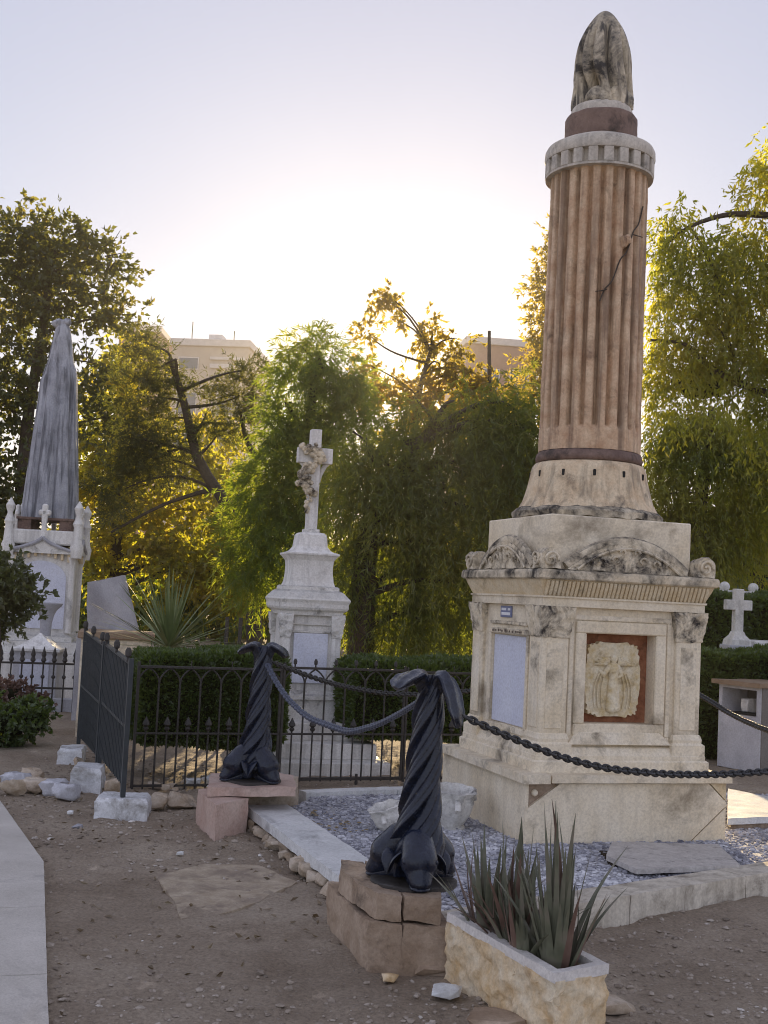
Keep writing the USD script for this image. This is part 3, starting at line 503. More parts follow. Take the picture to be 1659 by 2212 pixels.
        tl = rough(tl, 0.005, 30, 0.012, int(h * 10)); trimesh.smoothing.filter_taubin(tl, iterations=3); t.add('tail_fluke', tl, M['iron_blue'], smooth=60)
    return t
def stone_plinth(name, label, L, Fp, R, h1, h2, split, m, seed):
    L, Fp, R = (np.array(q[:2]) for q in (L, Fp, R)); B = L + (R - Fp); c = (L + R) / 2
    t = Thing(name, label, 'plinth', (*c, 0), 0)
    for lay, (z0, z1, k) in enumerate(((-0.05, h1, 1.0), (h1 + 0.006, h2, 0.93))):
        q = [c + (p - c) * k for p in (Fp, R, B, L)]
        a, b = q[0] + (q[1] - q[0]) * split, q[3] + (q[2] - q[3]) * split; cut = 0.25 if lay else 0.08
        def corner(p, x, y): return [p + (x - p) * cut, p + (y - p) * cut]
        g = (q[1] - q[0]) / np.linalg.norm(q[1] - q[0]) * 0.004
        for poly, s in (([*corner(q[0], b * 0 + q[3], a), a - g, b - g, *corner(q[3], b, q[0])], 0), ([a + g, *corner(q[1], a, q[2]), *corner(q[2], q[1], b), b + g], 1)):
            t.add('block', rough(rough(MF.hull_points(np.vstack([np.c_[np.array(poly), np.full(len(poly), z)] for z in (z0, z1)]).astype(np.float32)), 0.016, 7, 0.016, seed + 5 * lay + s), 0.007, 28, None, seed), m[lay], world=True, smooth=30)
    return t
stone_plinth('stone_plinth', 'weathered brown two-layer stone plinth under the nearest dolphin bollard', onz(700, 1995), onz(785, 2096), onz(985, 2112), 0.205, 0.315, 0.42, (M['brownstone'], M['brownstone']), 100)
dolphin_bollard('nearest dolphin bollard, standing on brown stone plinth behind the planter', (*onz(893, 1905, 0.315)[:2], 0.318), 0.5, [(math.radians(212), 0.17, 0.06, 0.16), (math.radians(-38), 0.14, 0.22, 0.12)], (0.045, 0.0))
tp = Thing('stone_plinth', 'pinkish stone plinth with flat slab under the dolphin bollard beside the iron fence', 'plinth', (-0.85, 8.25, 0))
q = [onz(423, 1775)[:2], onz(463, 1812)[:2], onz(533, 1795)[:2]]; q.append(q[0] + (q[2] - q[1]))
tp.add('block', rough(MF.hull_points(np.vstack([np.c_[np.array(q), np.full(4, z)] for z in (-0.05, 0.215)]).astype(np.float32)), 0.012, 8, 0.03, 7), M['pink'], world=True)
q = [onz(447, 1722, .22)[:2], onz(640, 1722, .22)[:2], onz(632, 1694, .22)[:2], onz(545, 1676, .22)[:2], onz(455, 1690, .22)[:2]]
tp.add('slab', rough(MF.hull_points(np.vstack([np.c_[np.array(q), np.full(5, z)] for z in (0.222, 0.285)]).astype(np.float32)), 0.012, 8, 0.03, 8), M['pink'], world=True)
q = [onz(490, 1770, 0)[:2], onz(640, 1765, 0)[:2], onz(640, 1740, 0)[:2], onz(480, 1735, 0)[:2]]
tp.add('block', rough(MF.hull_points(np.vstack([np.c_[np.array(q), np.full(4, z)] for z in (-0.05, 0.22)]).astype(np.float32)), 0.015, 8, 0.03, 9), M['rubble'], world=True)
dolphin_bollard('farther dolphin bollard, standing on pinkish slab in front of the iron gate', (*onz(545, 1688, 0.28)[:2], 0.286), 1.3, [(math.radians(190), 0.16, 0.055, 0.14), (math.radians(-15), 0.15, 0.065, 0.14)], (0.035, 0))

# ------------------------------------------------------------------ kerbs and gravel bed
e1 = np.array([0.952, 0.306])
def kerb(name, label, a, b, width, side, cuts, z0, z1, rubble=0, seed=0, km='kerb'):
    a, b = np.array(a), np.array(b); d = (b - a) / np.linalg.norm(b - a); n = np.array([-d[1], d[0]]) * side; t = Thing(name, label, 'kerb', (*((a + b) / 2), 0)); L = np.linalg.norm(b - a)
    for i, (u, w) in enumerate(zip(cuts[:-1], cuts[1:])):
        p, q = a + d * (u * L + 0.004), a + d * (w * L - 0.004); poly = [p, q, q + n * width, p + n * width]
        t.add('kerb_slab', rough(MF.hull_points(np.vstack([np.c_[np.array(poly), np.full(4, z)] for z in (z0, z1)]).astype(np.float32)), 0.006, 9, 0.03, seed + i), M[km], world=True)
    rng = random.Random(seed)
    for i in range(rubble):
        u = (i + rng.uniform(.2, .8)) / rubble; s = rng.uniform(0.10, 0.17); p = a + d * u * L + n * rng.uniform(0.0, 0.05)
        t.add('rubble_stone', move(rock(s, s * .8, rng.uniform(0.07, 0.10), seed + 31 + i, 0.22), (*p, -0.02), rz=rng.uniform(0, 6)), M['rubble'], world=True)
    return t
kerb('marble_kerb', 'white marble kerb on rubble between the two dolphin bollards', (-0.86, 8.46), (-0.02, 6.13), 0.30, 1, (0, 0.30, 0.80, 1.0), 0.062, 0.125, 20, 5)
kerb('marble_kerb', 'pale stone kerb behind the planter along bare earth, right foreground', (0.30, 5.58), (3.3, 7.83), 0.20, 1, (0, 0.36, 0.62, 1), -0.03, 0.12, 0, 60, 'old_kerb')
kerb('marble_kerb', 'thin pale kerb at the foot of the iron gate beside the gravel', (-0.48, 9.13), (1.25, 10.0), 0.14, 1, (0, 0.4, 1), -0.03, 0.12, 0, 80)
M['fine_gravel'] = stone('fine_grey_gravel', (0.32, 0.32, 0.34), (0.50, 0.50, 0.52), 60, stain=(0.12, 0.12, 0.13), amount=0.5, bump=0.8)
bed = np.array([(-0.58, 8.52), (0.16, 6.25), (0.42, 5.92), (3.2, 8.0), (3.4, 10.4), (1.2, 9.98), (-0.44, 9.13)])
single('gravel_bed', extrude(bed, -0.02, 0.085), M['fine_gravel'], kind='structure')
poly_bed = Polygon(bed); import shapely
def bed_region(rng, n):
    P = np.c_[rng.uniform(-0.7, 3.4, 4 * n), rng.uniform(5.8, 10.4, 4 * n)]; inside = shapely.contains_xy(poly_bed, P[:, 0], P[:, 1]); P = P[inside]
    P = P[~((np.abs((P - MC[:2]) @ e1) < 0.7) & (np.abs((P - MC[:2]) @ np.array([-0.306, 0.952])) < 0.7))]; return P[:n]
B_ = bed_region(np.random.default_rng(8), 15000)
single('gravel', shards(len(B_), lambda r, n: B_, 0.008, 0.022, 9, z=0.086), M['gravel'], 'grey and white gravel filling the kerbed grave around the column monument', 'gravel', kind='stuff', smooth=False, tone=12)
W_ = onz(690, 1775, 0.1)[:2] + np.random.default_rng(2).normal(0, 1, (90, 2)) * (0.22, 0.3); W_ = W_[shapely.contains_xy(poly_bed, W_[:, 0], W_[:, 1])]
single('dry_leaves', shards(len(W_), lambda r, n: W_, 0.008, 0.022, 12, z=0.10, flat=0.15), plain('dry_leaf_litter', (0.24, 0.18, 0.10), 0.9, 0.1, var=0.5), 'tan dry leaf litter lying on the gravel behind the white kerb', 'leaf litter', kind='stuff', smooth=False)
q = [onz(x, y, .125)[:2] for x, y in ((1309, 1851), (1376, 1881), (1599, 1872), (1551, 1827), (1322, 1821))]
t_ = Thing('grave_tablet', 'speckled flat stone tablet lying tilted on the gravel', 'tablet', (*np.mean(q, 0), 0.09))
t_.add('tablet', rough(MF.hull_points(np.vstack([np.c_[np.array(q), np.full(5, z)] for z in (0.105, 0.135)]).astype(np.float32)), 0.004, 12, 0.03, 4), M['tab'], world=True)
t_.add('bedding', bx(-0.35, 0.30, -0.2, 0.2, -0.04, 0.012), M['soil'])
q = [onz(1572, 1790, .10)[:2], onz(1760, 1782, .10)[:2], onz(1760, 1760, .10)[:2], onz(1572, 1722, .10)[:2]]
t_ = Thing('grave_slab', 'pale wedge-shaped grave slab on gravel at right of the monument base', 'slab', (*np.mean(q, 0), 0.05))
t_.add('upper_slab', rough(MF.hull_points(np.vstack([np.c_[np.array(q), np.full(4, z)] for z in (0.125, 0.17)]).astype(np.float32)), 0.006, 9, 0.04, 5), M['kerb'], world=True)
q2 = [np.mean(q, 0) + (p - np.mean(q, 0)) * 0.93 for p in q]
t_.add('lower_slab', MF.hull_points(np.vstack([np.c_[np.array(q2), np.full(4, z)] for z in (0.06, 0.127)]).astype(np.float32)), M['brownstone'], world=True)

def marble_vase(label, loc, s, rz, tilt, seed):
    t = Thing('marble_vase', label, 'vase', loc, rz)
    lob = lambda th, z: 1 + 0.07 * np.cos(th * 7) * np.clip((z - 0.05) / 0.1, 0, 1)
    m = lathe([(0.075, 0), (0.08, 0.02), (0.06, 0.035), (0.075, 0.06), (0.105, 0.11), (0.12, 0.17), (0.112, 0.205), (0.128, 0.235), (0.135, 0.245), (0.118, 0.25), (0.10, 0.22), (0.09, 0.12), (0.02, 0.10)], 56, lob)
    m = rough(m, 0.012, 16, 0.018, seed); m.apply_scale(s); t.add('bowl', move(m, (0, 0, 0.0), rx=tilt), M['white_ledge'])
    for k in (0.3, 2.6, 4.4):
        th = np.linspace(0, 5.5, 18); r = 0.045 * (1 - th / 8); c = np.array([0.125 * math.cos(k), 0.125 * math.sin(k), 0.16]); d = np.array([math.cos(k), math.sin(k), 0])
        p = c + np.outer(r * np.cos(th), d) + np.outer(r * np.sin(th), [0, 0, 1.0]); sc = tube(p, np.linspace(0.02, 0.010, 18), 8); sc.apply_scale(s); t.add('scroll_handle', move(sc, rx=tilt), M['white_ledge'])
    return t
marble_vase('scrolled white marble vase leaning against the monument base', (*onz(975, 1786, .09)[:2], 0.075), 1.12, 0.4, 0.12, 2)
marble_vase('half-hidden white marble vase on gravel left of the nearest dolphin bollard', (*onz(846, 1792, .09)[:2], 0.06), 0.80, 2.0, -0.35, 6)

# ------------------------------------------------------------------ chains
def chain(name, label, px, L=0.058, W=0.042, r=0.0068, m='chain', taper=None):
    """px: (X, Y, depth) points of the hanging curve."""
    pts = smoothline([atd(*p) for p in px], 400); seg = np.r_[0, np.cumsum(np.linalg.norm(np.diff(pts, axis=0), axis=1))]; pitch = L - 4 * r; n = int(seg[-1] / pitch)
    t = Thing(name, label, 'chain', pts[0]); link = trimesh.creation.torus(W / 2 - r, r, 14, 7); link.apply_scale((1, 1, 1)); v = np.array(link.vertices); v[:, 0] += np.sign(v[:, 0]) * (L - W) / 2 * np.minimum(1, np.abs(v[:, 0]) / (0.3 * W)); 
    for i in range(n):
        s = (i + 0.5) * pitch; p = np.array([np.interp(s, seg, pts[:, k]) for k in range(3)]); q = np.array([np.interp(s + 0.01, seg, pts[:, k]) for k in range(3)]) - p; q /= np.linalg.norm(q)
        b = np.cross(q, [0, 0, 1.0]); b /= np.linalg.norm(b); c = np.cross(b, q)
        if i % 2: b, c = (b * 0.92 + c * 0.39), (c * 0.92 - b * 0.39)
        else: b, c = (c * 0.94 + b * 0.34), -(b * 0.94 - c * 0.34)
        t.add('link', trimesh.Trimesh(v @ np.array([q, c, b]) + p, link.faces, process=False), M[m], world=True, smooth=60)
chain('iron_chain', 'heavy black chain drooping across the front of the column monument', [(1004, 1548, 5.45), (1060, 1574, 5.5), (1130, 1604, 5.58), (1220, 1637, 5.7), (1310, 1659, 5.82), (1400, 1669, 5.95), (1480, 1673, 6.1), (1570, 1672, 6.25), (1700, 1663, 6.45)])
chain('iron_chain', 'blue-grey chain slung between the two dolphin bollards before the gate', [(578, 1436, 8.4), (600, 1478, 8.2), (632, 1520, 7.95), (680, 1556, 7.6), (740, 1577, 7.2), (800, 1570, 6.7), (860, 1543, 6.2), (905, 1515, 5.75), (925, 1500, 5.6)], 0.06, 0.044, 0.0085, 'chain_blue')
chain('iron_chain', 'thin dark chain running right from the farther bollard behind the nearest bollard', [(592, 1432, 8.5), (640, 1450, 8.8), (700, 1471, 9.1), (770, 1488, 9.5), (840, 1498, 9.8), (920, 1500, 10.1), (1000, 1494, 10.4), (1080, 1480, 10.8)], 0.066, 0.048, 0.008)
chain('iron_chain', 'black chain slanting down right beside the grey cement box', [(1490, 1490, 10.2), (1530, 1512, 9.9), (1570, 1537, 9.6), (1620, 1562, 9.2), (1700, 1592, 8.7)], 0.062, 0.048, 0.010)

# ------------------------------------------------------------------ stone trough with aloes
def planter():
    A, B, C3 = onz(966, 1972, .275)[:2], onz(1199, 2104, .275)[:2], onz(1315, 2083, .275)[:2]; D_ = A + (C3 - B); c = (A + C3) / 2
    t = Thing('stone_trough', 'rough golden limestone trough planter in the foreground holding aloes', 'planter', (*c, 0)); o = np.array([A, B, C3, D_])
    inn = np.array([c + (p - c) * 1.0 for p in o]); dA = (B - A) / np.linalg.norm(B - A); dB = (C3 - B) / np.linalg.norm(C3 - B); w = 0.042
    inn = np.array([A + dA * w + dB * w, B - dA * w + dB * w, C3 - dA * w - dB * w, D_ + dA * w - dB * w])
    def pr(poly, z0, z1, k=1.0):
        cc = poly.mean(0); return MF.hull_points(np.vstack([np.c_[cc + (poly - cc) * (1.0 if z == z1 else k), np.full(4, z)] for z in (z0, z1)]).astype(np.float32))
    outer = np.array([c + (p - c) * 1.0 for p in o])
    body = pr(outer, -0.0, 0.245, 0.985) - pr(inn, 0.06, 0.4)
    def keep(v):
        return np.where(v[:, 2] > 0.225, 0.35, 1.0)
    b = rough(rough(body, 0.026, 12, 0.012, 21, keep), 0.012, 40, None, 5, keep); t.add('chiselled_body', b, M['limestone'], world=True, smooth=30)
    rim = pr(outer, 0.240, 0.277, 1.0) - pr(inn, 0.2, 0.4); t.add('rim', rough(rim, 0.005, 18, 0.02, 5), M['rimstone'], world=True, smooth=30)
    t.add('soil', rough(pr(np.array([c + (p - c) * 0.995 for p in inn]), 0.055, 0.20), 0.012, 20, 0.03, 3), M['soil'], world=True)
    return A, B, C3, D_
PA, PB, PC, PD_ = planter()
def blade(base, d, L, w, bend, seed, thick=0.35, n=9):
    """A fleshy pointed leaf: crescent section, tapering, curving."""
    d = np.array(d, float); d /= np.linalg.norm(d); up = np.array([0, 0, 1.0]); s = np.cross(d, up); s = s / (np.linalg.norm(s) + 1e-9); nrm = np.cross(s, d)
    u = np.linspace(0, 1, n); P = base + np.outer(u * L, d) + np.outer(bend * L * u ** 2, nrm); W = w * (1 - u) ** 0.75 * (1 - 0.25 * np.exp(-(u / 0.1) ** 2)) + 0.0006
    v = []
    for i in range(n):
        h = W[i]; v += [P[i] - s * h, P[i] - nrm * h * thick, P[i] + s * h, P[i] + nrm * h * 0.12]
    f = []
    for i in range(n - 1):
        for k in range(4): f.append((4 * i + k, 4 * i + (k + 1) % 4, 4 * i + 4 + (k + 1) % 4, 4 * i + 4 + k))
    return tm((np.array(v), f))
M['aloe'] = mat('aloe_leaf', {'oi': ('geometry', {}), 'n': ('noise_texture', {'scale': 12.0, 'detail': 3.0}), 'r': ('rgb_ramp', {'ramp': [(0.25, (0.075, 0.078, 0.050)), (0.5, (0.125, 0.13, 0.085)), (0.75, (0.18, 0.155, 0.12))]}),
                              'p': ('principled_bsdf', {'roughness': 0.5, 'specular_ior_level': 0.4})}, [('oi.position', 'n.vector'), ('n.fac', 'r.fac'), ('r.color', 'p.base_color')])
M['aloe_red'] = mat('aloe_leaf_reddened', {'oi': ('geometry', {}), 'n': ('noise_texture', {'scale': 9.0, 'detail': 3.0}), 'r': ('rgb_ramp', {'ramp': [(0.25, (0.075, 0.05, 0.036)), (0.5, (0.135, 0.082, 0.062)), (0.75, (0.17, 0.115, 0.085))]}),
                              'p': ('principled_bsdf', {'roughness': 0.5, 'specular_ior_level': 0.4})}, [('oi.position', 'n.vector'), ('n.fac', 'r.fac'), ('r.color', 'p.base_color')])
def aloe(label, frac, side, n, Lmax, seed, spread=0.55, red=0.25):
    c = PA + (PB - PA) * frac + (PC - PB) * side; t = Thing('aloe_plant', label, 'aloe', (*c, 0.19)); rng = np.random.default_rng(seed)
    for i in range(n):
        a = i * 2.4 + rng.normal(0, .3); k = rng.random() ** 0.8; lean_ = spread * (0.10 + 0.9 * k); L = Lmax * (1 - 0.45 * k) * rng.uniform(0.72, 1.05)
        d = np.array([math.cos(a) * lean_, math.sin(a) * lean_, 1.0]); b = np.array([math.cos(a) * 0.03 * (0.4 + k), math.sin(a) * 0.03 * (0.4 + k), -0.005])
        t.add('leaf', blade(b, d, L, rng.uniform(0.017, 0.027), rng.normal(-0.10 if k > .5 else 0.0, 0.20 if k > .5 else 0.08), i), M['aloe_red'] if rng.random() < red else M['aloe'], smooth=50)
aloe('tallest aloe, at the near right end of the stone trough', 0.80, 0.50, 48, 0.70, 1, 0.42, 0.12)
aloe('reddish aloe in the middle of the stone trough', 0.47, 0.42, 40, 0.58, 2, 0.55, 0.6)
aloe('spreading greenish aloe at the far left end of the stone trough', 0.20, 0.45, 38, 0.56, 3, 0.75, 0.2)
aloe('small short aloe between the reddish and the tallest aloe', 0.62, 0.30, 24, 0.44, 4, 0.5, 0.3)

# ------------------------------------------------------------------ loose stones (each one its own)
def loose(label, X, Y, w, h, m, seed, z=0.0, dep=0.8, name='loose_stone', rz=0.0, amp=0.16):
    p = onz(X, Y, z); p = p + np.array([0, w * dep * 0.35, 0]); o = single(name, move(rock(w, w * dep, h, seed, amp, 0.08), (p[0], p[1], z), rz=rz), M[m], label, 'stone'); return o
loose('small grey-white stone between the trough and the brown plinth', 965, 2160, 0.12, 0.055, 'kerb', 1)
loose('little yellowish stone on earth in front of the brown plinth', 842, 2122, 0.075, 0.03, 'limestone', 2)
loose('flat brown stone at the right foot of the brown plinth', 935, 2108, 0.17, 0.06, 'brownstone', 3)
loose('pale rounded rubble stone between the white footing block and pinkish plinth', 338, 1750, 0.16, 0.13, 'rubble', 4)
loose('long pale rubble stone against the left side of the pinkish plinth', 388, 1748, 0.26, 0.12, 'rubble', 5)
loose('small brown stone behind the white footing block', 240, 1716, 0.12, 0.13, 'rubble', 6)
loose('buff stone between the two farther white footing stones', 178, 1662, 0.18, 0.12, 'rubble', 7)
loose('brown flat slab wedged under the near edge of the trough', 1085, 2235, 0.28, 0.07, 'brownstone', 8, amp=0.08)
loose('pale wedge stone under the right end of the trough', 1335, 2192, 0.22, 0.05, 'rubble', 9, amp=0.08)
loose('small pale stone on earth by the lower left of the white footing block', 150, 1760, 0.05, 0.03, 'kerb', 10)
loose('whitish pebble on the earth beside the paved path corner', 388, 1872 - 25, 0.045, 0.028, 'kerb', 11)
loose('small dark stone near the paved path below the footing stones', 165, 1790, 0.07, 0.03, 'greystone', 12)
rng = np.random.default_rng(77)
for i, (X, Y, lb) in enumerate(((30, 1700, 'middle stone at the left end of the grey rubble heap beside the path'), (66, 1712, 'front middle stone of the grey rubble heap beside the path'), (110, 1718, 'stone second from the right in the grey rubble heap beside the path'), (62, 1690, 'rear stone of the grey rubble heap beside the path'), (140, 1728, 'rightmost stone of the grey rubble heap beside the path'), (22, 1722, 'frontmost left stone of the grey rubble heap, nearest the path'))):
    o = loose(lb, X, Y, 0.17 + 0.10 * rng.random(), 0.13, 'rubble' if i % 2 else 'cement', 20 + i, amp=0.3); o.SetCustomDataByKey('group', 'rubble heap beside the path')
q = np.array([onz(x, y, 0)[:2] for x, y in ((338, 1895), (395, 1985), (480, 1975), (560, 1950), (640, 1905), (560, 1872), (440, 1868))])
t_ = Thing('flagstone', 'sunken beige worn flagstone in the bare earth left of the marble kerb', 'flagstone', (*q.mean(0), 0))
t_.add('stone', rough(extrude(q, -0.04, 0.006), 0.018, 4, 0.04, 3), stone('worn_beige_flag', (0.34, 0.27, 0.19), (0.52, 0.44, 0.33), 9, stain=(0.24, 0.19, 0.145), amount=0.8, bump=0.6), world=True)
def footing(label, X0, X1, Y, h, dep, seed):
    a, b = onz(X0, Y)[:2], onz(X1, Y)[:2]; c = (a + b) / 2 + (0, dep / 2); t = Thing('footing_stone', label, 'footing stone', (*c, 0), 0.12)
    w = np.linalg.norm(b - a) / 2; k = MF.hull_points(np.array([(x * kx, y * kx, z) for kx, z in ((w, -0.04), (w * .98, h * .8), (w * .86, h)) for x in (-1, 1) for y in (-dep / 2 / w, dep / 2 / w)], np.float32))
    t.add('block', rough(rough(k, 0.016, 9, 0.02, seed), 0.006, 30, None, seed), M['whitewash'])
footing('nearest whitewashed footing block, under the dark iron post', 196, 314, 1766, 0.125, 0.30, 3)
footing('middle whitewashed footing stone behind the nearest footing block', 143, 212, 1708, 0.17, 0.34, 4)
footing('farthest whitewashed footing stone at the foot of the side railing', 116, 172, 1648, 0.12, 0.34, 5)

def leaves(P, D, L, W, seed, fold=0.25):
    """One folded diamond per leaf: two triangles."""
    n = len(P); rng = np.random.default_rng(seed); D = D / (np.linalg.norm(D, axis=1, keepdims=True) + 1e-9)
    r = rng.normal(size=(n, 3)); S = np.cross(D, r); S /= np.linalg.norm(S, axis=1, keepdims=True) + 1e-9; N = np.cross(S, D)
    L = np.broadcast_to(L, n)[:, None] * rng.uniform(0.9, 1.6, (n, 1)); W = np.broadcast_to(W, n)[:, None] * rng.uniform(0.95, 1.6, (n, 1))
    v = np.stack([P, P + D * L * 0.45 + S * W + N * W * fold, P + D * L - N * L * 0.12, P + D * L * 0.45 - S * W + N * W * fold], 1).reshape(-1, 3)
    b = np.arange(n)[:, None] * 4; return v, np.vstack([np.hstack([b, b + 1, b + 2]), np.hstack([b, b + 2, b + 3])])
M['lf_litter'] = leafy('dry_fallen_leaves', [(0, (0.10, 0.07, 0.04)), (0.5, (0.22, 0.16, 0.09)), (1, (0.34, 0.28, 0.18))], [(0, (0.05, 0.03, 0.01)), (1, (0.12, 0.09, 0.04))], 0.2)

rng = np.random.default_rng(31); P_ = np.c_[rng.uniform(-2.6, 2.4, 900), rng.uniform(4.2, 10.5, 900)]; P_ = P_[(meshkit.fbm(np.c_[P_ * 0.7, np.zeros(900)], 3, 91) > 0.5) & ~shapely.contains_xy(poly_bed, P_[:, 0], P_[:, 1])]; a_ = rng.random(len(P_)) * 6.28
lv, lf = leaves(np.c_[P_, ground_height(P_[:, 0], P_[:, 1]) + 0.008], np.c_[np.cos(a_), np.sin(a_), rng.normal(0.1, 0.2, len(P_))], 0.035, 0.007, 3)
single('fallen_leaves', (lv, lf), M['lf_litter'], 'small dry fallen leaves scattered over the bare earth', 'fallen leaves', kind='stuff', smooth=False, tone=4)

# ------------------------------------------------------------------ iron fence, gate and side railings
F0, F1 = np.array([-1.90, 9.72]), np.array([1.35, 10.985]); fd = (F1 - F0) / np.linalg.norm(F1 - F0); FA = math.atan2(fd[1], fd[0])
def fence(name, label, cat_, s0, s1, z0, top, gate=False, m='iron', grp=None):
    """Gothic railing: tall bars joined by pointed arches under the top rail, short spear-headed bars between them."""
    o = F0 + fd * s0; t = Thing(name, label, cat_, (*o, 0), FA, grp); L = s1 - s0; sp = 0.176; n = max(2, round(L / sp)); sp = L / n; mid = 0.425
    bar = lambda x0, x1, z, h, d=0.009: bx(x0, x1, -d, d, z - h, z + h, 0.002)
    t.add('top_rail', bar(0, L, top, 0.010, 0.014), M[m]); t.add('middle_rail', bar(0, L, mid, 0.008, 0.012), M[m])
    if gate: t.add('bottom_rail', bar(0, L, z0 + 0.02, 0.013, 0.011), M[m]); t.add('drop_bolt', bx(L * .62, L * .62 + .02, -0.012, 0.012, z0 - 0.05, z0 + 0.06, 0.003), M[m])
    else: t.add('bottom_rail', bar(0, L, z0 + 0.03, 0.010, 0.010), M[m])
    for i in range(n + 1):
        x = i * sp; r = 0.0085 if 0 < i < n else 0.013
        t.add('tall_bar', tube([(x, 0, z0), (x, 0, (top - 0.14) if 0 < i < n else top + 0.04)], r, 8), M[m])
        if i < n:
            arc = lambda s: [(x + sp / 2 - s * sp / 2, 0, top - 0.145), (x + sp / 2 - s * sp * .47, 0, top - 0.10), (x + sp / 2 - s * sp * .30, 0, top - 0.05), (x + sp / 2, 0, top - 0.008)]
            t.add('pointed_arch', cat(tube(smoothline(arc(1), 8), 0.0075, 6), tube(smoothline(arc(-1), 8), 0.0075, 6)), M[m])
            xm = x + sp / 2; b = t.add('short_bar', tube([(xm, 0, z0), (xm, 0, mid + 0.03)], 0.0075, 8), M[m])
            t.add('spear_head', move(lathe([(0.010, 0.0), (0.022, 0.012), (0.024, 0.022), (0.013, 0.034), (0.030, 0.050), (0.026, 0.068), (0.012, 0.095), (0.002, 0.115)], 8), (xm, 0, mid + 0.02)), M[m], under=b)
            if gate or i % 2 == 0:
                t.add('finial', move(lathe([(0.007, 0), (0.007, 0.02), (0.015, 0.026), (0.017, 0.05), (0.009, 0.07)] if gate else [(0.004, 0), (0.004, 0.03), (0.007, 0.036), (0.003, 0.05)], 8), (xm, 0, top + 0.008)), M[m])
    return t
fence('iron_fence', 'rusty iron railing with pointed arches left of the farther dolphin bollard, before clipped hedge', 'fence', 0.0, 1.19, -0.02, 0.955)
fence('iron_gate', 'black iron gate with close bars in front of the stepped cross monument', 'gate', 1.215, 2.31, 0.03, 0.975, True)
fence('iron_fence', 'rusty iron railing right of the iron gate, partly hidden by the nearest bollard', 'fence', 2.335, 3.40, 0.02, 0.965)

def side_railing(label, X0, Y0, z0, X1, Y1, z1, h0, h1):
    a, b = onz(X0, Y0, z0), onz(X1, Y1, z1); t = Thing('side_railing', label, 'railing', a); d = (b - a)[:2]; L = np.linalg.norm(d); d /= L; n = np.array([-d[1], d[0]])
    def pan(u0, u1, th, za, zb, off=0.0):
        P = [a[:2] + d * u + n * (off + s * th / 2) for u in (u0, u1) for s in (-1, 1)]; zf = lambda u: (z0 + (z1 - z0) * u / L)
        return MF.hull_points(np.array([(*p, zf(u) + z) for p, u in zip(P, (u0, u0, u1, u1)) for z in (za(u), zb(u))], np.float32))
    H = lambda u: h0 + (h1 - h0) * u / L
    nb = int(L / 0.082)
    for i in range(nb + 1):
        u = 0.02 + (L - 0.04) * i / nb; end = i in (0, nb)
        t.add('upright', pan(u - (.022 if end else .006), u + (.022 if end else .006), 0.034 if end else 0.030, lambda q: 0.0 if end else 0.08, lambda q: H(q) + (0.03 if end else 0.0), -0.012), M['iron_grey'], world=True)
    for f in (1.0, 0.52): t.add('rail', pan(0, L, 0.03, lambda u: H(u) * f - 0.014, lambda u: H(u) * f + 0.008, -0.014), M['iron_grey'], world=True)
    for u in (0.10, L * .5, L - .1):
        p = a[:2] + d * u; t.add('finial', move(lathe([(0.010, 0), (0.010, 0.03), (0.022, 0.04), (0.024, 0.075), (0.012, 0.10)], 10), (*p, z0 + (z1 - z0) * u / L + H(u))), M['iron'], world=True)
side_railing('slate-grey iron railing of close flat bars ending in the post on the nearest footing block', 262, 1722, 0.125, 210, 1652, 0.13, 0.93, 0.98)
side_railing('slate-grey iron railing of close flat bars farther back, toward the white draped monument', 207, 1655, 0.12, 166, 1606, 0.10, 0.98, 1.05)

# ------------------------------------------------------------------ foliage
def crown(clumps, per, twig, nl, L, W, droop, seed, spread=0.5, hang=0.0, shell=2.4, out_=0.7, thin=1.0):
    """Twigs scattered through clumps (centre, radii), each carrying leaves. per: twigs per cubic metre^(2/3)."""
    rng = np.random.default_rng(seed); PP, DD = [], []
    for c, r in clumps:
        r = np.asarray(r, float); n = int(per * (r[0] * r[1] * r[2]) ** (2 / 3) * 21)
        u = rng.normal(size=(n, 3)); u /= np.linalg.norm(u, axis=1, keepdims=True); rad = rng.random((n, 1)) ** (1 / shell)
        lump = 0.72 + 0.6 * meshkit.fbm(u * 2.2 + seed + c, 3, seed)[:, None]
        p = c + u * r * rad * lump
        keep = meshkit.fbm(p * 1.6, 3, seed + 3) > 0.36 + 0.12 * (rad[:, 0] > .85) * thin; p, u = p[keep], u[keep]; n = len(p)
        d = u * out_ + rng.normal(size=(n, 3)) * spread; d[:, 2] -= hang; d /= np.linalg.norm(d, axis=1, keepdims=True)
        tl = twig * rng.uniform(0.5, 1.2, n); s = rng.random((n, nl))
        q = p[:, None] + d[:, None] * (s * tl[:, None])[..., None]; q[..., 2] -= droop * tl[:, None] * s ** 2
        tang = d[:, None] + np.array([0, 0, -2 * droop])[None, None] * s[..., None]; tang /= np.linalg.norm(tang, axis=2, keepdims=True)
        ld = tang + rng.normal(size=(n, nl, 3)) * (0.35 + spread * 0.6); PP.append(q.reshape(-1, 3)); DD.append(ld.reshape(-1, 3))
    return leaves(np.vstack(PP), np.vstack(DD), L, W, seed + 1)
def cl(X, Y, rx, ry, d, k=1.0):
    return atd(X, Y, d), (rx * d / FOC, (rx + ry) / 2 * d / FOC * k, ry * d / FOC)
G = lambda a, b, c: [(0, a), (0.5, b), (1, c)]
M['lf_dark'] = leafy('broad_dark_leaves', G((0.040, 0.055, 0.018), (0.070, 0.092, 0.028), (0.11, 0.125, 0.04)), G((0.07, 0.09, 0.012), (0.17, 0.18, 0.02), (0.40, 0.33, 0.035)), 0.5)
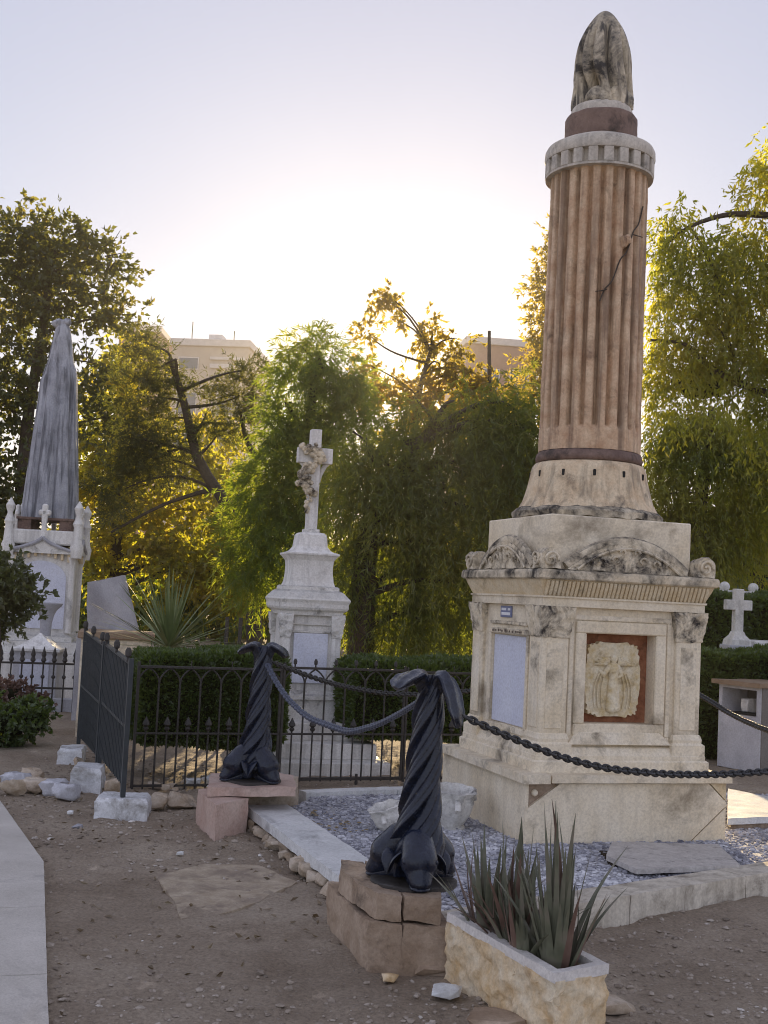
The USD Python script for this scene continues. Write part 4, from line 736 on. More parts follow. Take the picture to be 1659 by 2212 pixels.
M['lf_yellow'] = leafy('sunlit_yellow_leaves', G((0.12, 0.125, 0.022), (0.19, 0.17, 0.026), (0.26, 0.20, 0.03)), G((0.40, 0.45, 0.025), (0.64, 0.60, 0.035), (0.82, 0.64, 0.05)), 0.62)
M['lf_green'] = leafy('feathery_green_leaves', G((0.06, 0.10, 0.020), (0.10, 0.15, 0.028), (0.15, 0.18, 0.035)), G((0.22, 0.34, 0.02), (0.42, 0.52, 0.03), (0.66, 0.60, 0.045)), 0.6)
M['lf_willow'] = leafy('hanging_olive_leaves', G((0.055, 0.082, 0.022), (0.085, 0.118, 0.030), (0.125, 0.145, 0.04)), G((0.20, 0.27, 0.02), (0.37, 0.42, 0.03), (0.60, 0.55, 0.045)), 0.58)
M['lf_orange'] = leafy('orange_lit_leaves', G((0.09, 0.085, 0.022), (0.14, 0.12, 0.028), (0.19, 0.14, 0.035)), G((0.36, 0.31, 0.03), (0.58, 0.45, 0.045), (0.78, 0.55, 0.06)), 0.6)
M['lf_pepper'] = leafy('pepper_tree_leaves', G((0.07, 0.105, 0.018), (0.115, 0.15, 0.024), (0.17, 0.17, 0.03)), G((0.36, 0.44, 0.02), (0.64, 0.62, 0.03), (0.84, 0.70, 0.045)), 0.64)
M['lf_hedge'] = leafy('hedge_leaves', G((0.040, 0.072, 0.018), (0.075, 0.12, 0.028), (0.115, 0.16, 0.04)), G((0.10, 0.17, 0.015), (0.19, 0.28, 0.025), (0.30, 0.36, 0.04)), 0.35, 0.08)
M['lf_shrub'] = leafy('shrub_leaves', G((0.045, 0.062, 0.02), (0.08, 0.10, 0.03), (0.13, 0.14, 0.05)), G((0.06, 0.09, 0.012), (0.12, 0.16, 0.025), (0.2, 0.22, 0.04)), 0.4, 0.1)
M['lf_red'] = leafy('reddish_ground_leaves', G((0.10, 0.055, 0.045), (0.19, 0.11, 0.09), (0.26, 0.17, 0.14)), G((0.08, 0.05, 0.03), (0.16, 0.1, 0.07), (0.2, 0.13, 0.1)), 0.3)
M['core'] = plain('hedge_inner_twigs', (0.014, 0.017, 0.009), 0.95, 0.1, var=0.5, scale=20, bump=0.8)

def tree(label, base, trunk, clumps, m, per=26, twig=0.5, nl=9, L=0.09, W=0.022, droop=0.3, seed=1, r0=0.14, extra=(), hang=0.0, spread=0.5, limbs=True, name='tree', shell=2.4, twigs=0, out_=0.7, thin=1.0):
    """trunk: points from the base up; each clump is carried by a limb from the trunk; extra: visible branches given as point lists with radii."""
    t = Thing(name, label, 'tree', base); rng = np.random.default_rng(seed)
    tr = smoothline(trunk, 16); t.add('trunk', tube(tr, np.linspace(r0, r0 * 0.35, 16), 9), M['bark'], world=True)
    if limbs:
        for c, r in clumps:
            k = np.argmin(np.linalg.norm(tr - (c - (0, 0, 0.5 * r[2])), axis=1) + 2 * np.maximum(0, tr[:, 2] - c[2])); a = tr[k]; mid = (a + c) / 2 + rng.normal(0, 0.12, 3) + (0, 0, 0.12 * np.linalg.norm(c - a))
            t.add('limb', tube(smoothline([a, mid, c + rng.normal(0, 0.1, 3)], 10), np.linspace(r0 * 0.24, 0.010, 10), 5), M['bark'], world=True)
    for pts, ra, rb in extra: t.add('branch', tube(smoothline(pts, 14), np.linspace(ra, rb, 14), 7), M['bark'], world=True)
    if twigs:
        tw = []
        for c, r in clumps:
            for _ in range(twigs):
                u = rng.normal(size=3); u[2] = abs(u[2]) * .8; u /= np.linalg.norm(u); a = c + u * r * 0.5; b = c + u * r * rng.uniform(1.05, 1.35); tw.append(tube([a, (a + b) / 2 + rng.normal(0, .06, 3), b], [0.014, 0.009, 0.004], 4))
        t.add('bare_twigs', cat(*tw), M['bark'], world=True, kind='stuff')
    t.add('crown', crown(clumps, per, twig, nl, L, W, droop, seed, spread, hang, shell, out_, thin), M[m], world=True, smooth=False, kind='stuff', tone=4)
    return t
def gp(X, d): # ground point under a picture column at a given distance
    p = atd(X, 1290, d); return np.array([p[0], p[1], 0.0])

# left: dark broadleaf tree against the sky
d = 20.0; b = gp(40, d)
tree('tall dark broadleaf tree with bare twigs against the sky, behind the white draped monument', b, [b, atd(50, 1000, d), atd(90, 720, d), atd(120, 520, d)],
     [cl(*q, d) for q in ((45, 530, 75, 85), (125, 545, 70, 70), (195, 560, 75, 70), (235, 590, 55, 50), (20, 640, 80, 80), (115, 640, 85, 60), (205, 660, 80, 50), (60, 760, 80, 80), (-60, 600, 90, 150), (30, 880, 85, 90), (20, 1010, 80, 90), (-80, 850, 90, 160), (190, 800, 45, 60), (215, 910, 45, 70), (-70, 1080, 90, 120), (245, 690, 50, 26), (20, 1140, 70, 80))],
     'lf_dark', per=24, twig=0.45, nl=9, L=0.085, W=0.026, droop=0.1, seed=11, r0=0.13, twigs=4, shell=2.0, spread=0.8)
d = 24.5; b = gp(250, d)
tree('yellow backlit tree glowing behind the dark pine, left of centre', b, [b, atd(255, 1100, d), atd(270, 800, d)],
     [cl(*q, d) for q in ((275, 780, 55, 60), (230, 880, 60, 80), (190, 1000, 60, 90), (240, 1020, 70, 100), (300, 1130, 110, 90), (410, 1170, 110, 80), (500, 1240, 90, 80), (200, 1140, 70, 110), (300, 950, 80, 80), (400, 1050, 110, 80), (540, 1120, 60, 90), (470, 960, 70, 60), (340, 1240, 140, 70), (560, 1260, 70, 70))],
     'lf_yellow', per=18, twig=0.5, nl=9, L=0.12, W=0.030, droop=0.3, seed=12, r0=0.16, hang=0.3)
d = 18.5; b = gp(560, d)
tree('pine with dark layered foliage and leaning trunk, left of the cross monument', b, [b, atd(540, 1210, d), atd(500, 1110, d), atd(425, 985, d), atd(400, 880, d), atd(370, 780, d)],
     [cl(*q, d) for q in ((335, 800, 60, 40), (300, 850, 60, 50), (390, 860, 75, 45), (340, 920, 90, 45), (430, 900, 60, 36), (280, 960, 55, 60), (510, 850, 60, 44), (505, 905, 55, 36), (330, 1000, 75, 50), (250, 1050, 45, 70), (480, 950, 60, 32), (540, 800, 40, 28), (300, 740, 46, 30))],
     'lf_dark', per=62, twig=0.30, nl=14, L=0.075, W=0.006, droop=0.1, seed=13, r0=0.13, extra=[([atd(500, 1110, d), atd(460, 1060, d), atd(380, 1080, d), atd(240, 1150, d)], 0.05, 0.02), ([atd(560, 1000, d), atd(530, 940, d), atd(520, 890, d)], 0.05, 0.02)], spread=0.7)
d = 17.0; b = gp(650, d)
tree('bright green feathery tree directly behind the cross monument', b, [b, atd(655, 1150, d), atd(670, 900, d), atd(690, 760, d)],
     [cl(*q, d) for q in ((690, 765, 62, 55), (735, 810, 60, 60), (640, 800, 50, 50), (640, 880, 62, 80), (710, 890, 80, 80), (600, 930, 40, 60), (565, 1080, 60, 90), (540, 1170, 50, 90), (620, 1030, 80, 90), (580, 1230, 70, 70), (690, 1010, 80, 90), (760, 900, 50, 60), (640, 1150, 80, 90))],
     'lf_green', per=56, twig=0.42, nl=16, L=0.095, W=0.0065, droop=0.45, seed=14, r0=0.13, hang=0.25, spread=0.4)
d = 14.6; b = gp(790, d)
tree('large dark olive weeping tree filling the middle, behind the iron gate', b, [b, atd(785, 1250, d), atd(800, 1130, d), atd(880, 1000, d), atd(930, 930, d)],
     [cl(*q, d) for q in ((800, 960, 80, 70), (890, 930, 90, 60), (980, 930, 100, 60), (1070, 900, 80, 60), (1130, 860, 50, 60), (850, 1030, 110, 90), (970, 1030, 120, 90), (1080, 1010, 100, 100), (1150, 960, 60, 100), (770, 1090, 70, 110), (880, 1140, 120, 100), (1000, 1150, 120, 100), (1100, 1130, 80, 110), (830, 1250, 90, 90), (940, 1260, 110, 90), (760, 1220, 50, 100), (1020, 1280, 70, 90), (880, 1340, 80, 60), (1180, 1080, 60, 130), (760, 930, 60, 60), (1010, 870, 60, 40), (900, 880, 50, 36))],
     'lf_willow', per=50, twig=0.55, nl=20, L=0.085, W=0.006, droop=0.8, seed=15, r0=0.18, hang=0.7, spread=0.45)
d = 26.0; b = gp(900, d)
tree('orange-lit tree top right against the setting sun, above the weeping tree', b, [b, atd(890, 1000, d), atd(900, 880, d), atd(930, 760, d)],
     [cl(*q, d) for q in ((815, 640, 34, 20), (848, 632, 26, 18), (852, 690, 22, 34), (795, 720, 20, 30), (930, 705, 30, 34), (912, 745, 26, 30), (945, 790, 40, 36), (985, 745, 34, 26), (1010, 800, 50, 44), (900, 850, 70, 44), (820, 850, 60, 50), (980, 850, 70, 50), (1075, 840, 60, 50), (790, 800, 28, 40), (870, 905, 90, 60), (1060, 900, 80, 50))],
     'lf_orange', per=17, twig=0.40, nl=9, L=0.11, W=0.026, droop=0.4, seed=16, r0=0.12, extra=[([atd(1075, 1000, d), atd(1060, 880, d), atd(1057, 715, d)], 0.07, 0.035)], hang=0.4, shell=1.8)
d = 28.0; b = gp(1190, d)
tree('narrow brownish conifer peeping out left of the fluted column', b, [b, atd(1190, 900, d), atd(1190, 480, d)],
     [cl(*q, d) for q in ((1192, 500, 14, 34), (1185, 560, 26, 40), (1172, 620, 30, 44), (1172, 690, 36, 50), (1170, 770, 40, 60), (1180, 850, 50, 70), (1210, 620, 40, 60), (1220, 760, 50, 90))],
     'lf_orange', per=22, twig=0.4, nl=9, L=0.10, W=0.022, droop=0.2, seed=17, r0=0.12, limbs=False, shell=1.8)
d = 13.2; b = gp(1760, d)
tree('pepper tree with yellow-green hanging strands right of the column', b, [b, atd(1745, 1100, d), atd(1700, 800, d), atd(1690, 560, d), atd(1680, 420, d)],
     [cl(*q, d) for q in ((1440, 520, 50, 60), (1500, 545, 60, 60), (1470, 470, 40, 36), (1570, 560, 70, 70), (1650, 420, 60, 80), (1700, 330, 60, 90), (1620, 520, 70, 70), (1450, 640, 60, 60), (1530, 650, 80, 60), (1620, 650, 80, 70), (1430, 720, 50, 60), (1500, 735, 80, 50), (1590, 760, 80, 60), (1680, 740, 70, 90), (1430, 810, 50, 50), (1650, 850, 70, 60), (1760, 500, 80, 200), (1780, 850, 80, 200))],
     'lf_pepper', per=58, twig=0.42, nl=14, L=0.065, W=0.0095, droop=0.9, seed=18, r0=0.20, limbs=False, hang=0.9, spread=0.4,
     extra=[([atd(1690, 470, d), atd(1600, 462, d), atd(1500, 485, d), atd(1425, 545, d)], 0.045, 0.012), ([atd(1690, 860, d), atd(1600, 830, d), atd(1530, 790, d), atd(1470, 740, d), atd(1400, 735, d)], 0.05, 0.015), ([atd(1560, 640, d), atd(1530, 560, d), atd(1490, 490, d)], 0.03, 0.01), ([atd(1600, 835, d), atd(1560, 720, d), atd(1500, 690, d)], 0.03, 0.01)])
d = 18.6; b = gp(1500, d)
tree('weeping tree with bright yellow upper strands below the nest-dark hollow, right of column', b, [b, atd(1510, 1150, d), atd(1530, 950, d), atd(1540, 880, d)],
     [cl(*q, d) for q in ((1480, 900, 55, 40), (1550, 905, 80, 40), (1440, 960, 50, 60), (1500, 980, 80, 70), (1590, 960, 60, 70), (1460, 1060, 70, 80), (1550, 1070, 90, 80), (1640, 1040, 60, 90), (1500, 1160, 80, 80), (1590, 1150, 60, 80), (1430, 1120, 50, 90), (1680, 950, 60, 90))],
     'lf_pepper', per=62, twig=0.5, nl=15, L=0.08, W=0.0095, droop=0.9, seed=19, r0=0.13, hang=0.9, spread=0.35)
d = 14.4; t_ = single('bird_nest', move(rough(mfd(trimesh.creation.icosphere(3, 0.3)).scale((1.1, 0.9, 0.62)), 0.12, 5, 0.04, 4), atd(1515, 822, d)), M['core'], 'dark twiggy mass hanging in the pepper tree branches', 'nest')
d = 20.5; b = gp(1640, d)
tree('dark green rounded tree at the far right behind the white cross', b, [b, atd(1640, 1200, d), atd(1645, 1080, d)],
     [cl(*q, d) for q in ((1640, 1040, 80, 70), (1600, 1120, 80, 80), (1690, 1120, 90, 90), (1580, 1200, 90, 60), (1660, 1220, 90, 60), (1500, 1200, 80, 80), (1760, 1150, 90, 150))], 'lf_green', per=20, twig=0.4, nl=10, L=0.10, W=0.024, droop=0.3, seed=20, r0=0.12)
# far-off wood that closes the view
rngw = np.random.default_rng(9); fw = []
for X in range(-700, 2500, 75):
    dd = 33 + rngw.uniform(-3, 3); top = 1225 + rngw.uniform(-35, 35)
    for Y in (top, top + 100): fw.append(cl(X + rngw.uniform(-20, 20), Y, 70, 85, dd))
single('far_wood', crown(fw, 3.4, 0.8, 9, 0.24, 0.07, 0.3, 31, 0.7), M['lf_dark'], 'dark distant wood closing the view behind the cemetery trees', 'wood', kind='stuff', smooth=False, tone=4)
fw = [cl(X, 1300 + 20 * math.sin(X), 90, 75, 27 + 2 * math.sin(X * 1.7)) for X in range(-700, 2500, 90)]
single('far_undergrowth', crown(fw, 3.8, 0.6, 9, 0.18, 0.05, 0.2, 33, 0.7), M['lf_hedge'], 'dark undergrowth at the foot of the distant wood', 'undergrowth', kind='stuff', smooth=False, tone=4)

def shell_leaves(core, n, L, W, seed, up=0.3, jitter=0.05):
    p, fi = trimesh.sample.sample_surface(core, n, seed=seed); nr = core.face_normals[fi]; rng = np.random.default_rng(seed)
    return leaves(p + nr * rng.uniform(-0.02, jitter, (n, 1)), nr * 0.6 + rng.normal(size=(n, 3)) * 0.6 + (0, 0, up), L, W, seed + 1)
def hedge(label, x0, x1, y0, y1, z0, z1, rot, loc, n, seed, m='lf_hedge', L=0.045, W=0.014, amp=0.035, name='clipped_hedge', cat_='hedge'):
    t = Thing(name, label, cat_, loc, rot); c = rough(bx(x0, x1, y0, y1, z0, z1, 0.05), amp, 3.5, 0.10, seed)
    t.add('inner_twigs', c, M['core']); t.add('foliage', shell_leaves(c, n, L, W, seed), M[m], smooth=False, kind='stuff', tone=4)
o = F0 + fd * 0.0
hedge('low clipped hedge with sunny green top behind the left iron railing', 0.10, 1.30, 0.25, 0.95, 0.30, 1.02, FA, (*o, 0), 30000, 41)
hedge('low clipped hedge behind the right iron railing beside the column pedestal', 2.15, 3.9, 0.7, 1.3, 0.30, 0.98, FA, (*o, 0), 26000, 42)
for k, (s, h) in enumerate(((0.35, 0.3), (0.7, .3), (1.05, .3))):
    pass
rngb = np.random.default_rng(4)
t_ = Thing('rubble_edging', 'row of dark and pale broken stones under the left iron railing', 'rubble', (*o, 0), FA)
for k in range(26):
    s = rngb.uniform(0.05, 0.13); t_.add('stone', move(rock(s, s * .8, s * .6, 300 + k, 0.2), (rngb.uniform(0.05, 1.25), rngb.uniform(-0.18, 0.16), -0.01), rz=rngb.uniform(0, 6)), M['rubble'] if k % 3 else M['kerb'])

# ------------------------------------------------------------------ spiky yucca behind the hedge
M['yucca'] = mat('yucca_leaf', {'g': ('geometry', {}), 'n': ('noise_texture', {'scale': 5.0, 'detail': 2.0}), 'r': ('rgb_ramp', {'ramp': [(0.3, (0.20, 0.26, 0.10)), (0.7, (0.36, 0.42, 0.18))]}), 'p': ('principled_bsdf', {'roughness': 0.45}), 't': ('translucent_bsdf', {'color': (0.16, 0.22, 0.04)}), 'm': ('mix_closure', {'fac': 0.3})},
                 [('g.position', 'n.vector'), ('n.fac', 'r.fac'), ('r.color', 'p.base_color'), ('p.BSDF', 'm.closure1'), ('t.BSDF', 'm.closure2')], surface='m.closure')
yc = atd(365, 1400, 11.6); t_ = Thing('yucca', 'spiky yucca with long sword leaves rising behind the clipped hedge', 'yucca', yc); rngy = np.random.default_rng(6)
for i in range(80):
    a = i * 2.4; el = math.radians(rngy.uniform(2, 82)); dv = (math.cos(a) * math.cos(el), math.sin(a) * math.cos(el), math.sin(el))
    t_.add('leaf', blade(np.array(dv) * 0.05, dv, rngy.uniform(0.60, 0.95) * (0.8 + 0.25 * math.cos(el)), rngy.uniform(0.014, 0.021), rngy.normal(-0.05, 0.06), i, 0.2, 7), M['yucca'], smooth=50)

# ------------------------------------------------------------------ cross monument in the middle
def cross_monument():
    c = atd(664, 1283, 12.0); c[2] = 0; t = Thing('cross_monument', 'white marble stepped cross monument with flower garland behind the iron gate', 'monument', c, 0.27); w, wl = M['white'], M['white_ledge']
    t.add('step', bx(-0.62, 0.62, -1.15, 0.62, -0.05, 0.10), w); t.add('step', bx(-0.54, 0.54, -0.90, 0.54, 0.098, 0.24), w); t.add('step', bx(-0.46, 0.46, -0.66, 0.46, 0.238, 0.40), w)
    t.add('lower_plinth', sqlathe([(0.345, 0.36), (0.345, 0.58), (0.365, 0.59), (0.365, 0.625), (0.33, 0.64), (0.31, 0.67)]), wl, smooth=False)
    t.add('die', bx(-0.265, 0.265, -0.265, 0.265, 0.66, 1.40), w)
    for sx_ in (-1, 1):
        for sy_ in (-1, 1):
            p = t.add('corner_post', bx(sx_ * .25 - .045, sx_ * .25 + .045, sy_ * .25 - .045, sy_ * .25 + .045, 0.668, 1.40), w)
            t.add('leaf_capital', rough(move(sqlathe([(0.047, 1.18), (0.058, 1.26), (0.066, 1.36), (0.068, 1.405)]), (sx_ * .255, sy_ * .255, 0)), 0.016, 30, 0.016, 5 + sx_ + sy_), wl, under=p)
    t.add('inscription_panel', bx(-0.17, 0.17, -0.283, -0.27, 0.74, 1.22, 0.006), M['plaque'])
    t.add('panel_moulding', cat(bx(-0.19, 0.19, -0.280, -0.27, 1.225, 1.245), bx(-0.19, 0.19, -0.282, -0.27, 1.30, 1.315)), wl)
    t.add('cornice', rough(sqlathe([(0.30, 1.395), (0.305, 1.43), (0.335, 1.45), (0.345, 1.47), (0.345, 1.51), (0.36, 1.545), (0.352, 1.56), (0.300, 1.62), (0.262, 1.64), (0.262, 1.668), (0.245, 1.68)]), 0.003, 20, 0.04, 4), wl, smooth=20)
    t.add('upper_die', sqlathe([(0.228, 1.675), (0.212, 1.72), (0.202, 1.80), (0.200, 1.87), (0.206, 1.93), (0.236, 1.972), (0.252, 1.985), (0.252, 2.0), (0.215, 2.012)]), w, smooth=False)
    t.add('bell', sqlathe([(0.215, 2.008), (0.175, 2.03), (0.148, 2.07), (0.140, 2.14), (0.134, 2.185), (0.115, 2.205), (0.078, 2.212)]), w, smooth=False)
    t.add('cross_foot', bx(-0.075, 0.075, -0.075, 0.075, 2.205, 2.245), wl)
    h = 0.052
    cr = bx(-h, h, -h, h, 2.24, 3.245, .004) + bx(-0.175, 0.175, -h * .97, h * .97, 2.905, 3.06, .004)
    t.add('cross', cr, w, smooth=20)
    t.add('brackets', cat(*[move(tube([(s * 0.05, 0, 2.72), (s * 0.065, 0, 2.80), (s * 0.11, 0, 2.89), (s * 0.14, 0, 2.91)], [0.02, 0.024, 0.024, 0.02], 8), (0, 0, 0)) for s in (-1, 1)]), w)
    rg = np.random.default_rng(5); gl = []
    path_ = smoothline([(-0.13, -0.07, 3.04), (-0.02, -0.085, 3.03), (0.03, -0.085, 2.96), (-0.06, -0.09, 2.88), (-0.14, -0.08, 2.80), (-0.10, -0.08, 2.68), (-0.03, -0.075, 2.62), (-0.06, -0.07, 2.52), (-0.07, -0.065, 2.40)], 60)
    for i, p in enumerate(path_):
        for _ in range(2 if i < 45 else 1):
            r = rg.uniform(0.016, 0.036) * (1 if i < 45 else 0.7); s = trimesh.creation.icosphere(1, r); s.vertices *= 1 + 0.35 * (rg.random((len(s.vertices), 1)) - .5); s.apply_translation(p + rg.normal(0, 0.026, 3) * (1, .4, 1) * (1 if i < 45 else 0.5)); gl.append(s)
    t.add('flower_garland', cat(*gl), M['carved'], smooth=False)
cross_monument()

# ------------------------------------------------------------------ white draped monument at the left
def draped_monument():
    c = atd(98, 1255, 17.0); c[2] = 0; t = Thing('draped_monument', 'white gabled tomb monument carrying a tall grey draped obelisk, far left', 'monument', c, 0.12); w, wl = M['white'], M['white_ledge']
    t.add('lower_plinth', bx(-0.95, 0.62, -0.72, 0.62, -0.05, 0.62), w); t.add('ledge', bx(-0.80, 0.56, -0.60, 0.56, 0.618, 0.78), wl)
    t.add('body_base', sqlathe([(0.47, 0.775), (0.47, 0.84), (0.43, 0.87), (0.405, 0.90)]), wl, smooth=False)
    t.add('body', bx(-0.40, 0.40, -0.40, 0.40, 0.89, 2.02), w)
    arch = Polygon([(-0.34, 0.95), (0.34, 0.95), (0.34, 1.62)] + [(0.34 * math.cos(a), 1.62 + 0.26 * math.sin(a)) for a in np.linspace(0, math.pi, 14)[1:-1]] + [(-0.34, 1.62)])
    t.add('arched_panel', move(extrude(arch, 0, 0.018), (0, -0.398, 0), rx=math.pi / 2), M['plaque'])
    for k in range(4):
        rz = k * math.pi / 2
        g = extrude([(-0.49, 1.98), (0.49, 1.98), (0.49, 2.02), (0.25, 2.08), (0.08, 2.15), (0, 2.21), (-0.08, 2.15), (-0.25, 2.08), (-0.49, 2.02)], 0, 0.11)
        ga = t.add('gable', move(move(g, (0, -0.37, 0), rx=math.pi / 2), rz=rz), wl, smooth=20)
        t.add('gable_moulding', cat(*[move(tube(smoothline([(s * .50, -0.485, 2.0), (s * .25, -0.485, 2.065), (s * .08, -0.485, 2.135), (0, -0.485, 2.20)], 10), 0.026, 6), rz=rz) for s in (-1, 1)]), M['greystone'], under=ga)
        for i in range(9):
            x = -0.36 + 0.09 * i; t.add('hanging_cusp', move(bx(x - 0.018, x + 0.018, -0.455, -0.405, 1.86 + 0.10 * (1 - abs(x) / .4), 1.985 + 0.10 * (1 - abs(x) / .4), 0.006), rz=rz), M['ochre'], under=ga)
        f_ = t.add('cross_finial', move(cat(tube([(0, -0.44, 2.18), (0, -0.44, 2.34), (0, -0.44, 2.36), (0, -0.44, 2.52)], [0.05, 0.035, 0.035, 0.045], 8), bx(-0.085, 0.085, -0.47, -0.41, 2.50, 2.58, .02), bx(-0.04, 0.04, -0.47, -0.41, 2.46, 2.66, .02)), rz=rz), w)
    for sx_ in (-1, 1):
        for sy_ in (-1, 1):
            p = np.array([sx_ * 0.46, sy_ * 0.46, 0]); t.add('corner_pinnacle', move(lathe([(0.075, 1.93), (0.085, 2.0), (0.095, 2.08), (0.07, 2.14), (0.055, 2.35), (0.075, 2.40), (0.05, 2.46), (0.035, 2.52), (0.055, 2.57), (0.065, 2.62), (0.03, 2.68), (0.008, 2.72)], 12), p), w)
            t.add('corner_shaft', move(lathe([(0.05, 0.90), (0.042, 0.94), (0.042, 1.82), (0.065, 1.90), (0.075, 1.94)], 12), (sx_ * .41, sy_ * .41, 0)), w)
    t.add('roof_slab', bx(-0.46, 0.46, -0.46, 0.46, 2.10, 2.30, .02), w); [t.add('obelisk_foot', bx(x - .09, x + .09, y - .09, y + .09, 2.298, 2.47), M['drum']) for x in (-.28, .28) for y in (-.28, .28)]
    t.add('foot_plate', bx(-0.39, 0.39, -0.39, 0.39, 2.44, 2.475), M['drum'])
    from scipy.interpolate import PchipInterpolator as PI
    zz = np.linspace(2.475, 5.30, 70); rr = PI([2.47, 2.9, 3.5, 4.1, 4.55, 4.75, 5.1, 5.22, 5.30], [0.365, 0.342, 0.300, 0.258, 0.226, 0.172, 0.130, 0.108, 0.06])(zz)
    def fold(th, z):
        k = np.clip((5.3 - z) / 0.4, 0.25, 1); f = 0.17 * np.abs(np.sin(th * 4.5 + 0.25 * np.sin(z * 2) + 0.5 * np.sin(th * 2))) ** 0.5 + 0.03 * np.sin(th * 17 + z)
        st = -0.14 * np.exp(-(((th - 3.6 + np.pi) % (2 * np.pi)) - np.pi) ** 2 / 0.5) * np.clip((z - 4.45) / 0.08, 0, 1)
        return 0.93 + k * (f - 0.03) + st
    t.add('draped_obelisk', lathe(list(zip(rr, zz)), 180, fold), M['drape'], smooth=60)
    t.add('veil_tip', cat(rough(mfd(trimesh.creation.icosphere(2, 0.09)).scale((1.3, 1, .9)).translate((-0.05, 0, 5.27)), 0.04, 10, 0.03, 4), rough(mfd(trimesh.creation.icosphere(2, 0.06)).translate((0.07, -0.02, 5.30)), 0.04, 10, 0.03, 5)), M['drape'])
draped_monument()
c = atd(96, 1395, 15.9); t_ = Thing('stone_urn', 'grey stone urn with wide rim in front of the white draped monument', 'urn', c)
t_.add('bowl', lathe([(0.07, 0.12), (0.075, 0.30), (0.095, 0.40), (0.13, 0.47), (0.19, 0.53), (0.20, 0.56), (0.17, 0.565), (0.12, 0.50)], 28), M['greystone']); t_.add('foot', lathe([(0.16, 0.0), (0.15, 0.05), (0.10, 0.08), (0.07, 0.13)], 28), M['white_ledge'])
c = gp(93, 15.4); t_ = Thing('small_tomb', 'small blue-grey tomb with pyramid cap behind the black railings', 'tomb', c, 0.1)
t_.add('cap', sqlathe([(0.30, 0.72), (0.30, 0.75), (0.20, 0.79), (0.05, 0.90), (0.01, 0.94)]), M['white'], smooth=False); t_.add('box', bx(-0.27, 0.27, -0.27, 0.27, -0.02, 0.725), M['cement']); t_.add('panel', bx(-0.18, 0.18, -0.282, -0.268, 0.2, 0.62), M['plaque'])
def low_rail():
    a, b = gp(-60, 14.6), gp(172, 15.0); d = (b - a)[:2]; L = np.linalg.norm(d); rz = math.atan2(d[1], d[0]); t = Thing('low_railing', 'low black iron railing in front of the white draped monument', 'railing', a, rz)
    t.add('base_wall', bx(0, L, 0.03, 0.18, -0.05, 0.16), M['cement']); 
    for z in (0.28, 0.58): t.add('rail', bx(0, L, -0.012, 0.012, z, z + 0.025, .003), M['iron'])
    n = int(L / 0.115)
    for i in range(n + 1):
        x = L * i / n; bb = t.add('bar', tube([(x, 0, 0.0), (x, 0, 0.62)], 0.011, 6), M['iron']); t.add('spear_head', move(lathe([(0.012, 0), (0.034, 0.03), (0.02, 0.07), (0.03, 0.10), (0.002, 0.20)], 8), (x, 0, 0.60)), M['iron'], under=bb)
        t.add('knop', move(trimesh.creation.icosphere(1, 0.026), (x, 0, 0.43)), M['iron'], under=bb)
low_rail()
c = atd(10, 1285, 12.6); c_ = [cl(-10, 1285, 85, 90, 12.6), cl(40, 1300, 40, 60, 12.6), cl(5, 1350, 60, 40, 12.6), cl(-60, 1250, 70, 60, 12.6)]
b = gp(0, 12.6); t_ = Thing('round_shrub', 'round olive-green shrub at the left edge before the white draped monument', 'shrub', b)
t_.add('stem', tube([b, atd(-4, 1400, 12.6), atd(-5, 1300, 12.6)], [0.04, 0.035, 0.02], 8), M['bark'], world=True)
t_.add('foliage', crown(c_, 110, 0.16, 10, 0.055, 0.018, 0.1, 51, 0.8), M['lf_shrub'], world=True, smooth=False, kind='stuff', tone=4)
def low_bush(name, label, cl_, m, seed, per=150, L=0.045, W=0.015, base=None):
    t = Thing(name, label, 'bush', base); s = [mfd(trimesh.creation.icosphere(3, 1.0)).scale(tuple(np.array(r) * 0.60)).translate(tuple(c)) for c, r in cl_]; u = s[0]
    for k in s[1:]: u += k
    t.add('inner_twigs', rough(u, 0.05, 4, 0.08, seed), M['core'], world=True); t.add('foliage', crown(cl_, per, 0.12, 9, L, W, 0.05, seed, 0.9, shell=6), M[m], world=True, smooth=False, kind='stuff', tone=4); return t
low_bush('low_bush', 'low dark green bush on bare earth at the left edge', [cl(20, 1560, 70, 45, 11.8), cl(75, 1560, 34, 36, 11.9), cl(-50, 1550, 70, 60, 11.8)], 'lf_hedge', 52, base=gp(20, 11.8))
low_bush('low_bush', 'reddish dry ground bush just above the low dark bush', [cl(10, 1500, 60, 22, 12.3), cl(60, 1508, 30, 14, 12.4)], 'lf_red', 53, base=gp(10, 12.3))
# grey slanting tomb, pale slab beneath
tt = Thing('grey_tomb', 'grey slanting stone tomb slab between the white draped monument and yucca', 'tomb', gp(240, 14.2))
q = [atd(188, 1258, 14.0), atd(262, 1243, 14.6), atd(292, 1362, 14.6), atd(188, 1366, 14.0)]
tt.add('slanted_slab', rough(MF.hull_points(np.vstack([np.array(q), np.array(q) + (0.02, 0.14, 0.0)]).astype(np.float32)), 0.012, 5, 0.06, 3), M['greystone'], world=True)
tt.add('base', bx(-0.35, 0.30, -0.10, 0.55, -0.02, 1.02), M['greystone'])
q = gp(245, 12.9); tt = Thing('pale_tomb', 'low buff tomb with flat top behind the side railing', 'tomb', q, 0.2); tt.add('box', rough(bx(-0.30, 0.42, -0.1, 0.5, -0.02, 1.02), 0.008, 6, 0.08, 3), M['marble_clean']); tt.add('top', bx(-0.34, 0.46, -0.14, 0.54, 1.02, 1.10, .012), M['brownslab'])
tt = Thing('dark_posts', 'pair of thin dark posts standing in yellow foliage right of the yucca', 'posts', gp(505, 13.5)); 
for X in (494, 523): p = gp(X, 13.5); tt.add('post', tube([p, p + (0, 0, 1.30)], 0.022, 8), M['iron'], world=True)

